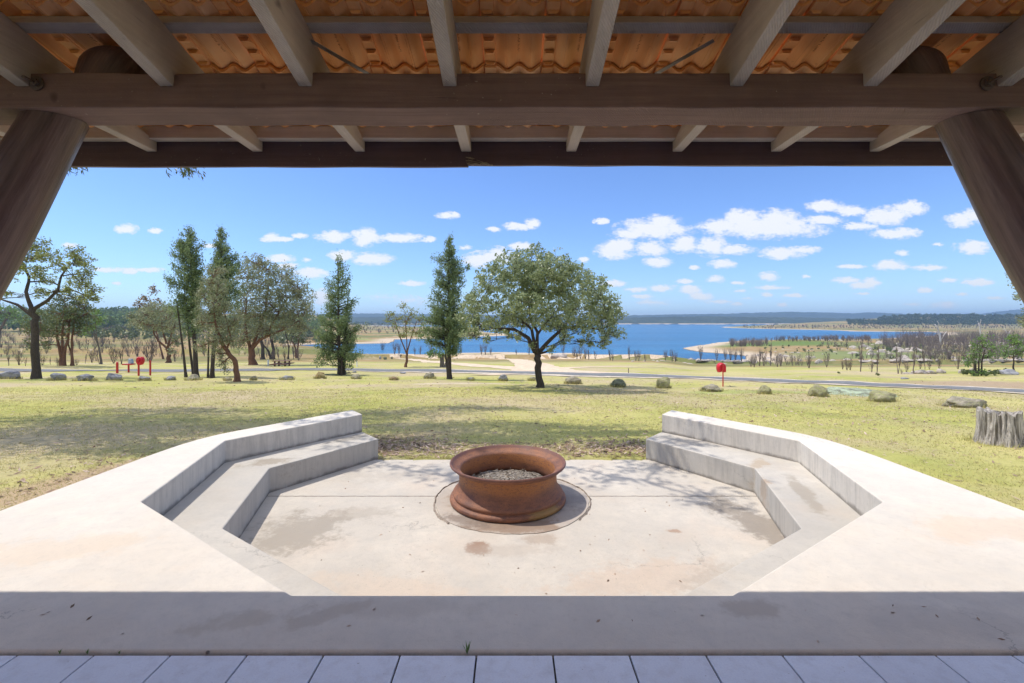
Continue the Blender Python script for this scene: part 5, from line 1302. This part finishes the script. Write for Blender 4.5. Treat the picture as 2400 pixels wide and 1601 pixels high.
# ------------------------------------------------------------------ grass blades, litter, weeds
def blades():
    N = 150000
    u = RNG.uniform(0, 1, N); y = 3.2 + (20 - 3.2) * u ** 1.5; a = RNG.uniform(-1.2, 1.2, N); x = a * y
    z = zt(x, y); ok = z > -5
    P2 = np.stack([x, y], 1)
    deckP = np.array([(-3.94, -3), (3.94, -3)] + outer_r + [(2.08, 6.63), (-2.08, 6.63)] + [(-q[0], q[1]) for q in outer_r[::-1]])
    sd = sdist(P2, deckP); dens = fbm(x / .8, y / .8, 3)
    ok = (sd > .0) & (z > -3) & (dens > -.55)
    x, y, z = x[ok], y[ok], z[ok]; n = len(x)
    h = RNG.uniform(.010, .030, n) * (1 + y / 18); w = .0022 + .00042 * y
    th = RNG.uniform(0, 6.283, n); ln = RNG.normal(size=(n, 2)) * h[:, None] * .8
    base = np.stack([x, y, z - .004], 1); d = np.stack([np.cos(th) * w, np.sin(th) * w, np.zeros(n)], 1)
    tip = base + np.c_[ln, h]
    V = np.stack([base - d, base + d, tip], 1).reshape(-1, 3)
    # longer tufts against the terrace and the rocks
    tx = []; ty = []
    for i in range(len(deckP)):
        a_ = deckP[i]; b_ = deckP[(i + 1) % len(deckP)]
        if min(a_[1], b_[1]) < -1 and max(a_[1], b_[1]) < 0: continue
        m_ = int(np.linalg.norm(b_ - a_) * 260); q = RNG.uniform(0, 1, m_); nn = np.array([b_[1] - a_[1], -(b_[0] - a_[0])]); nn = nn / np.linalg.norm(nn)
        P_ = a_ + (b_ - a_) * q[:, None] + nn * np.abs(RNG.normal(.02, .05, m_))[:, None]
        kk_ = (fbm(P_[:, 0] * 2.2, P_[:, 1] * 2.2, 2) > .12) & (P_[:, 1] > 2.8); tx.append(P_[kk_, 0]); ty.append(P_[kk_, 1])
    nd = sum(len(q) for q in tx)
    for o_ in [o_ for o_ in bpy.data.objects if o_.name.startswith(('boulder', 'tree_stump', 'rock_outcrop'))]:
        a_ = RNG.uniform(0, 6.283, 260); sx_ = (o_.scale[0] if o_.name[0] != 't' else .42) * .92; sy_ = (o_.scale[1] if o_.name[0] != 't' else .42) * .95
        rr_ = RNG.normal(1.0, .10, 260); tx.append(o_.location.x + np.cos(a_) * sx_ * rr_); ty.append(o_.location.y + np.sin(a_) * sy_ * rr_)
    tx = np.concatenate(tx); ty = np.concatenate(ty); tz_ = zt(tx, ty); m_ = len(tx)
    hh = RNG.uniform(.03, .085, m_) * np.where(np.arange(m_) < nd, .9, 1 + ty / 14); ww = .0022 + .00035 * ty; th = RNG.uniform(0, 6.283, m_)
    bs = np.stack([tx, ty, tz_ - .005], 1); dd = np.stack([np.cos(th) * ww, np.sin(th) * ww, 0 * ww], 1); tp = bs + np.c_[RNG.normal(size=(m_, 2)) * hh[:, None] * .4, hh]
    V = np.concatenate([V, np.stack([bs - dd, bs + dd, tp], 1).reshape(-1, 3)]); n = n + m_
    m = leafmat('grass_blades', [(.24, .27, .06), (.36, .37, .10), (.50, .46, .18), (.52, .44, .24)], .35, .7, .15)
    o = link('grass', mesh_arr('grass', V, np.arange(n * 3).reshape(-1, 3)), m); tag(o, 'short dry yellow green lawn grass', 'grass', kind='stuff')
blades()
def litter():
    N = 9500
    zones = [(0, 7.2, 2.0, .35, .22), (-2.3, 7.5, .7, .45, .22), (1.9, 7.4, .7, .4, .12), (-5.2, 6.5, 1.0, 2.0, .12), (0, 12, 10, 5, .45), (8, 10, 4, 3, .15), (0, 22, 16, 5, .35)]
    X = []; Y = []
    for cx, cy, sx, sy, fr in zones:
        m = int(N * fr); X.append(RNG.normal(cx, sx, m)); Y.append(RNG.normal(cy, sy, m))
    x = np.concatenate(X); y = np.concatenate(Y); ok = (y > 3) & (y < 40)
    deckP = np.array([(-3.96, -3), (3.96, -3)] + outer_r + [(2.08, 6.63), (-2.08, 6.63)] + [(-q[0], q[1]) for q in outer_r[::-1]])
    ok &= sdist(np.stack([x, y], 1), deckP) > .02
    x, y = x[ok], y[ok]; z = zt(x, y) + .012; n = len(x)
    th = RNG.uniform(0, 6.283, n); L = RNG.uniform(.02, .06, n) * (1 + np.maximum(0, y - 8) / 22); W = L * RNG.uniform(.15, .35, n)
    d = np.stack([np.cos(th), np.sin(th), RNG.normal(0, .25, n)], 1) * L[:, None]; s = np.stack([-np.sin(th), np.cos(th), RNG.normal(0, .3, n)], 1) * W[:, None]
    p = np.stack([x, y, z], 1)
    V = np.stack([p - d, p + s, p + d, p - s], 1).reshape(-1, 3)
    m = leafmat('dry_leaves', [(.07, .045, .03), (.22, .13, .08), (.42, .30, .22), (.58, .46, .38)], .1, .8, .2)
    tag(link('leaf_litter', mesh_arr('leaf_litter', V, np.arange(n * 4).reshape(-1, 4)), m), 'dry brown leaves and bark scattered on the lawn', 'leaf litter', kind='stuff')
    # a few bits on the concrete
    n = 110; x = RNG.uniform(-2.2, 2.2, n); y = RNG.uniform(3.0, 6.4, n); z = np.full(n, -.556)
    RR = np.hypot(x, y - 5.13) > .9; x, y, z = x[RR], y[RR], z[RR]
    x = np.r_[x, RNG.uniform(-3.6, 3.6, 26)]; y = np.r_[y, RNG.uniform(2.05, 2.38, 26)]; z = np.r_[z, np.full(26, .003)]; n = len(x)
    th = RNG.uniform(0, 6.283, n); L = RNG.uniform(.006, .018, n); W = L * RNG.uniform(.25, .5, n)
    d = np.stack([np.cos(th) * L, np.sin(th) * L, RNG.uniform(0, .004, n)], 1); s = np.stack([-np.sin(th) * W, np.cos(th) * W, RNG.uniform(0, .004, n)], 1); p = np.stack([x, y, z], 1)
    V = np.stack([p - d, p + s, p + d, p - s], 1).reshape(-1, 3)
    tag(link('debris', mesh_arr('debris', V, np.arange(n * 4).reshape(-1, 4)), m), 'small dry bits lying on the concrete', 'debris', kind='stuff')
litter()
def weed(x, y, h, n, label):
    mbx = MB((x, y, -.008)); g = Vector((x, y, -.008))
    for k in range(n):
        a = random.random() * 6.283; l = random.uniform(.3, 1) * h; e = g + Vector((math.cos(a) * l * .5, math.sin(a) * l * .35, l)); s = Vector((-math.sin(a), math.cos(a), 0)) * .0018
        m_ = g.lerp(e, .5) + Vector((0, 0, l * .12)); mbx.add([g - s, g + s, m_ + s * 1.3, m_ - s * 1.3, e], [(0, 1, 2, 3), (3, 2, 4)])
    tag(mbx.build('weed', L_GREEN, None, fix=False), label, 'weed')
weed(-.197, 1.993, .055, 26, 'green grass tuft growing in the joint at the middle of the paving edge')
weed(-1.98, 1.993, .022, 14, 'tiny weed in the paving joint, leftmost of three')
weed(-1.86, 1.993, .022, 14, 'tiny weed in the paving joint, middle of three')
weed(-1.72, 1.993, .018, 10, 'tiny weed in the paving joint, rightmost of three')
me = rock_mesh(555, sub=2); me.materials.append(R_GRAN); o = bpy.data.objects.new('pebble', me); COL.objects.link(o); o.scale = (.009, .008, .008); o.location = (-1.33, 1.99, .0); tag(o, 'small pale pebble lying in the paving joint', 'pebble')

# ------------------------------------------------------------------ air
hz = NT('haze_air'); hz.t.nodes.remove(hz.b)
pv = hz.n('ShaderNodeVolumePrincipled'); pv.inputs['Color'].default_value = (.45, .68, 1.0, 1); pv.inputs['Density'].default_value = 1.45e-4; pv.inputs['Anisotropy'].default_value = .2
hz.l(pv.outputs[0], hz.out.inputs['Volume'])
HAZE = True
if HAZE:
    m2 = MB((0, 3000, 60)); m2.box((0, 2900, 72), (26000, 13000, 216)); o = m2.build('haze', hz.m, None); tag(o, 'faint blue haze over the lake', kind='stuff')

# ------------------------------------------------------------------ sky and sun
SUN = Vector((-.52, .10, 1.0)).normalized()
world = bpy.data.worlds.new('World'); scene.world = world; world.use_nodes = True
wn = world.node_tree; wn.nodes.clear()
class WT(NT):
    def __init__(s, t): s.t = t
w = WT(wn)
outw = w.n('ShaderNodeOutputWorld'); bg = w.n('ShaderNodeBackground'); w.l(bg.outputs[0], outw.inputs[0])
sky = w.n('ShaderNodeTexSky', _sky_type='NISHITA', _sun_disc=False)
sky.sun_elevation = math.asin(SUN.z); sky.sun_rotation = math.atan2(SUN.x, SUN.y)
sky.altitude = 700; sky.air_density = 1.0; sky.dust_density = .35; sky.ozone_density = 1.4
bg.inputs['Strength'].default_value = .15
tc = w.n('ShaderNodeTexCoord'); sp = w.sep(tc.outputs['Generated'])
yy = w.math('MAXIMUM', sp[1], .02)
u = w.math('DIVIDE', sp[0], yy); v = w.math('DIVIDE', sp[2], yy)
cb = w.n('ShaderNodeCombineXYZ'); w.l(u, cb.inputs[0]); w.l(v, cb.inputs[1])
pp = cb.outputs[0]
def q4(x, y, rx, ry, a=1.0): return ((1200 + x / 1.959 - HX) / F, (HY - (440 + y / 1.959)) / F, rx / 1.959 / F, ry / 1.959 / F, a)
def q5(x, y, rx, ry, a=1.0): return ((x / 1.959 - HX) / F, (HY - (500 + y / 1.959)) / F, rx / 1.959 / F, ry / 1.959 / F, a)
CL = [q4(650, 190, 175, 46), q4(690, 160, 90, 36), q4(540, 215, 90, 20), q4(1170, 180, 300, 50), q4(1060, 145, 90, 48), q4(1220, 145, 110, 46), q4(960, 180, 120, 34), q4(1420, 148, 110, 22), q4(1440, 85, 95, 27), q4(1550, 106, 70, 18), q4(1720, 130, 110, 42), q4(1830, 95, 80, 35), q4(1600, 178, 95, 18), q4(1760, 210, 120, 25), q4(2060, 150, 80, 30), q4(2130, 130, 60, 26),
      q4(470, 290, 90, 38), q4(500, 268, 55, 28), q4(640, 280, 80, 34), q4(790, 262, 75, 36), q4(920, 272, 90, 42), q4(1020, 285, 100, 22), q4(1240, 300, 110, 28), q4(1350, 285, 75, 18), q4(670, 342, 55, 17), q4(968, 352, 50, 15), q4(840, 365, 20, 7, .7), q4(1740, 357, 60, 18), q4(1915, 368, 60, 10, .8), q4(1555, 362, 55, 8, .7), q4(1795, 300, 28, 9, .8),
      q4(2115, 273, 70, 22, .8), q4(1955, 260, 25, 5, .6), q4(1178, 408, 40, 15), q4(935, 420, 35, 12), q4(1040, 437, 25, 6, .7), q4(1355, 408, 18, 6, .7), q4(1535, 427, 50, 12), q4(1610, 447, 75, 17), q4(1650, 438, 35, 18), q4(690, 460, 55, 12, .8), q4(570, 468, 45, 8, .7), q4(825, 468, 45, 14, .8), q4(865, 500, 45, 15), q4(1195, 460, 90, 10, .8), q4(1170, 490, 25, 9), q4(1300, 495, 40, 7, .8),
      q4(793, 430, 32, 8, .8), q4(470, 440, 50, 11, .9), q4(410, 153, 28, 11, .8), q4(90, 165, 30, 18), q4(20, 178, 50, 14), q4(45, 268, 45, 14), q4(2140, 432, 55, 14), q4(2005, 425, 35, 7, .7), q4(1895, 470, 30, 9, .8), q4(1605, 487, 30, 5, .6), q4(1240, 537, 22, 6, .7), q4(1037, 535, 22, 6, .6), q4(1080, 510, 25, 5, .6), q4(940, 525, 50, 6, .6), q4(650, 525, 90, 16, .6), q4(2220, 507, 40, 6, .6),
      q4(1990, 540, 60, 12, .5), q4(1840, 535, 45, 5, .5), q4(2065, 490, 22, 5, .6), q4(330, 330, 20, 10), q4(1045, 474, 22, 5, .6), q4(600, 500, 50, 7, .5),
      q5(580, 72, 42, 17), q5(713, 80, 26, 9, .8), q5(1265, 120, 75, 13), q5(1250, 110, 30, 14), q5(1380, 103, 30, 8, .7), q5(1525, 107, 85, 27), q5(1680, 112, 55, 30), q5(1840, 113, 115, 20), q5(1965, 120, 30, 10, .7), q5(1580, 195, 75, 24), q5(1700, 210, 110, 28), q5(1290, 208, 50, 15, .8), q5(1310, 240, 50, 10, .6), q5(1430, 275, 85, 25), q5(2055, 10, 42, 12),
      q5(2270, 73, 28, 9, .8), q5(500, 260, 80, 12), q5(600, 266, 30, 10), q5(690, 260, 60, 8, .8), q5(535, 322, 18, 5, .6), q5(1885, 322, 52, 9, .9), q5(965, 150, 25, 8, .7), q5(2200, 212, 60, 26), q5(2290, 195, 60, 28), q5(2130, 157, 30, 8, .6), q5(1880, 400, 130, 26, .45), q5(1750, 385, 80, 18, .4), q5(1480, 385, 50, 25, .5), q5(1410, 215, 20, 8, .5), q5(320, 148, 30, 8, .5)]
nz1 = w.n('ShaderNodeTexNoise', Scale=30.0, Detail=8.0, Roughness=.62, Distortion=.2)
mpn = w.mapping(pp, (1, 1.9, 1)); w.l(mpn, nz1.inputs['Vector'])
nz2 = w.n('ShaderNodeTexNoise', Scale=110.0, Detail=4.0, Roughness=.6); w.l(mpn, nz2.inputs['Vector'])
nzs = w.math('ADD', w.math('MULTIPLY', nz1.outputs['Fac'], .72), w.math('MULTIPLY', nz2.outputs['Fac'], .28))
wsc = w.n('ShaderNodeVectorMath', _operation='SCALE'); w.l(nz2.outputs['Color'], wsc.inputs[0]); wsc.inputs['Scale'].default_value = .010
wad = w.n('ShaderNodeVectorMath', _operation='ADD'); w.l(pp, wad.inputs[0]); w.l(wsc.outputs[0], wad.inputs[1])
wofs = w.n('ShaderNodeVectorMath', _operation='SUBTRACT'); w.l(wad.outputs[0], wofs.inputs[0]); wofs.inputs[1].default_value = (.005, .005, .005)
cur = None; bot = None
for (cx, cy, rx, ry, a) in CL:
    if rx < .034: rx *= 1.3; ry *= 1.35; a = min(1.0, a + .22)
    sb = w.n('ShaderNodeVectorMath', _operation='SUBTRACT'); w.l(wofs.outputs[0], sb.inputs[0]); sb.inputs[1].default_value = (cx, cy, 0)
    ml = w.n('ShaderNodeVectorMath', _operation='MULTIPLY'); w.l(sb.outputs[0], ml.inputs[0]); ml.inputs[1].default_value = (1 / (rx * 1.22), 1 / (ry * 1.32), 0)
    ln = w.n('ShaderNodeVectorMath', _operation='LENGTH'); w.l(ml.outputs[0], ln.inputs[0])
    f = w.math('MULTIPLY_ADD', ln.outputs['Value'], -a, a)
    cur = f if cur is None else w.math('MAXIMUM', cur, f)
dens = w.math('ADD', cur, w.math('MULTIPLY_ADD', nzs, 2.3, -1.17))
dens = w.math('MULTIPLY', w.maprange(dens, -.06, .60), w.maprange(cur, .0, .10))
dens = w.math('MULTIPLY', dens, w.math('GREATER_THAN', sp[1], .05))
shade = w.maprange(w.math('ADD', cur, w.math('MULTIPLY_ADD', nz1.outputs['Fac'], 1.2, -.6)), .0, .55)
ccol = w.mix(shade, (4.2, 4.35, 4.6), (4.9, 4.95, 5.0))
skyc = w.mix(1.0, sky.outputs[0], (.56, .70, .97), 'MULTIPLY')
# unseen bright cloud added overhead and behind the viewer to lift the shade
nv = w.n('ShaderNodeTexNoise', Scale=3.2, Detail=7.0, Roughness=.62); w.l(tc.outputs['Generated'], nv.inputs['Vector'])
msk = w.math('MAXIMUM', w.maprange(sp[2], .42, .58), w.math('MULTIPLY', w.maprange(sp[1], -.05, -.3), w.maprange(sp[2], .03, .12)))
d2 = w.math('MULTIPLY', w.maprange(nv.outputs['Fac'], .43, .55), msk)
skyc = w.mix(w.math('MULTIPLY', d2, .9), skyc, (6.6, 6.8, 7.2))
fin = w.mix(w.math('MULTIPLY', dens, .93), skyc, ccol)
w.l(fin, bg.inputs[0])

sl_ = bpy.data.lights.new('sun', 'SUN'); sl_.energy = 3.0; sl_.angle = math.radians(.5); sl_.color = (1.0, .94, .85)
so = bpy.data.objects.new('sun', sl_); COL.objects.link(so); so.rotation_euler = SUN.to_track_quat('Z', 'Y').to_euler(); so.location = (0, 0, 50)

cam = bpy.data.cameras.new('camera'); co = bpy.data.objects.new('camera', cam); COL.objects.link(co)
cam.lens = 16; cam.sensor_width = 36; cam.shift_y = -(800.5 - HY) / 2400; cam.clip_start = .05; cam.clip_end = 40000
co.location = (0, 0, CAMZ); co.rotation_euler = (math.pi / 2, 0, 0); scene.camera = co

scene.view_settings.view_transform = 'Standard'; scene.view_settings.look = 'None'; scene.view_settings.gamma = 1; scene.view_settings.exposure = 0.47
scene.render.engine = 'CYCLES'
cy_ = scene.cycles
cy_.use_denoising = True; cy_.max_bounces = 7; cy_.diffuse_bounces = 5; cy_.glossy_bounces = 3; cy_.transmission_bounces = 3; cy_.volume_bounces = 0; cy_.transparent_max_bounces = 4
cy_.use_adaptive_sampling = True; cy_.adaptive_threshold = .015
cy_.volume_max_steps = 64
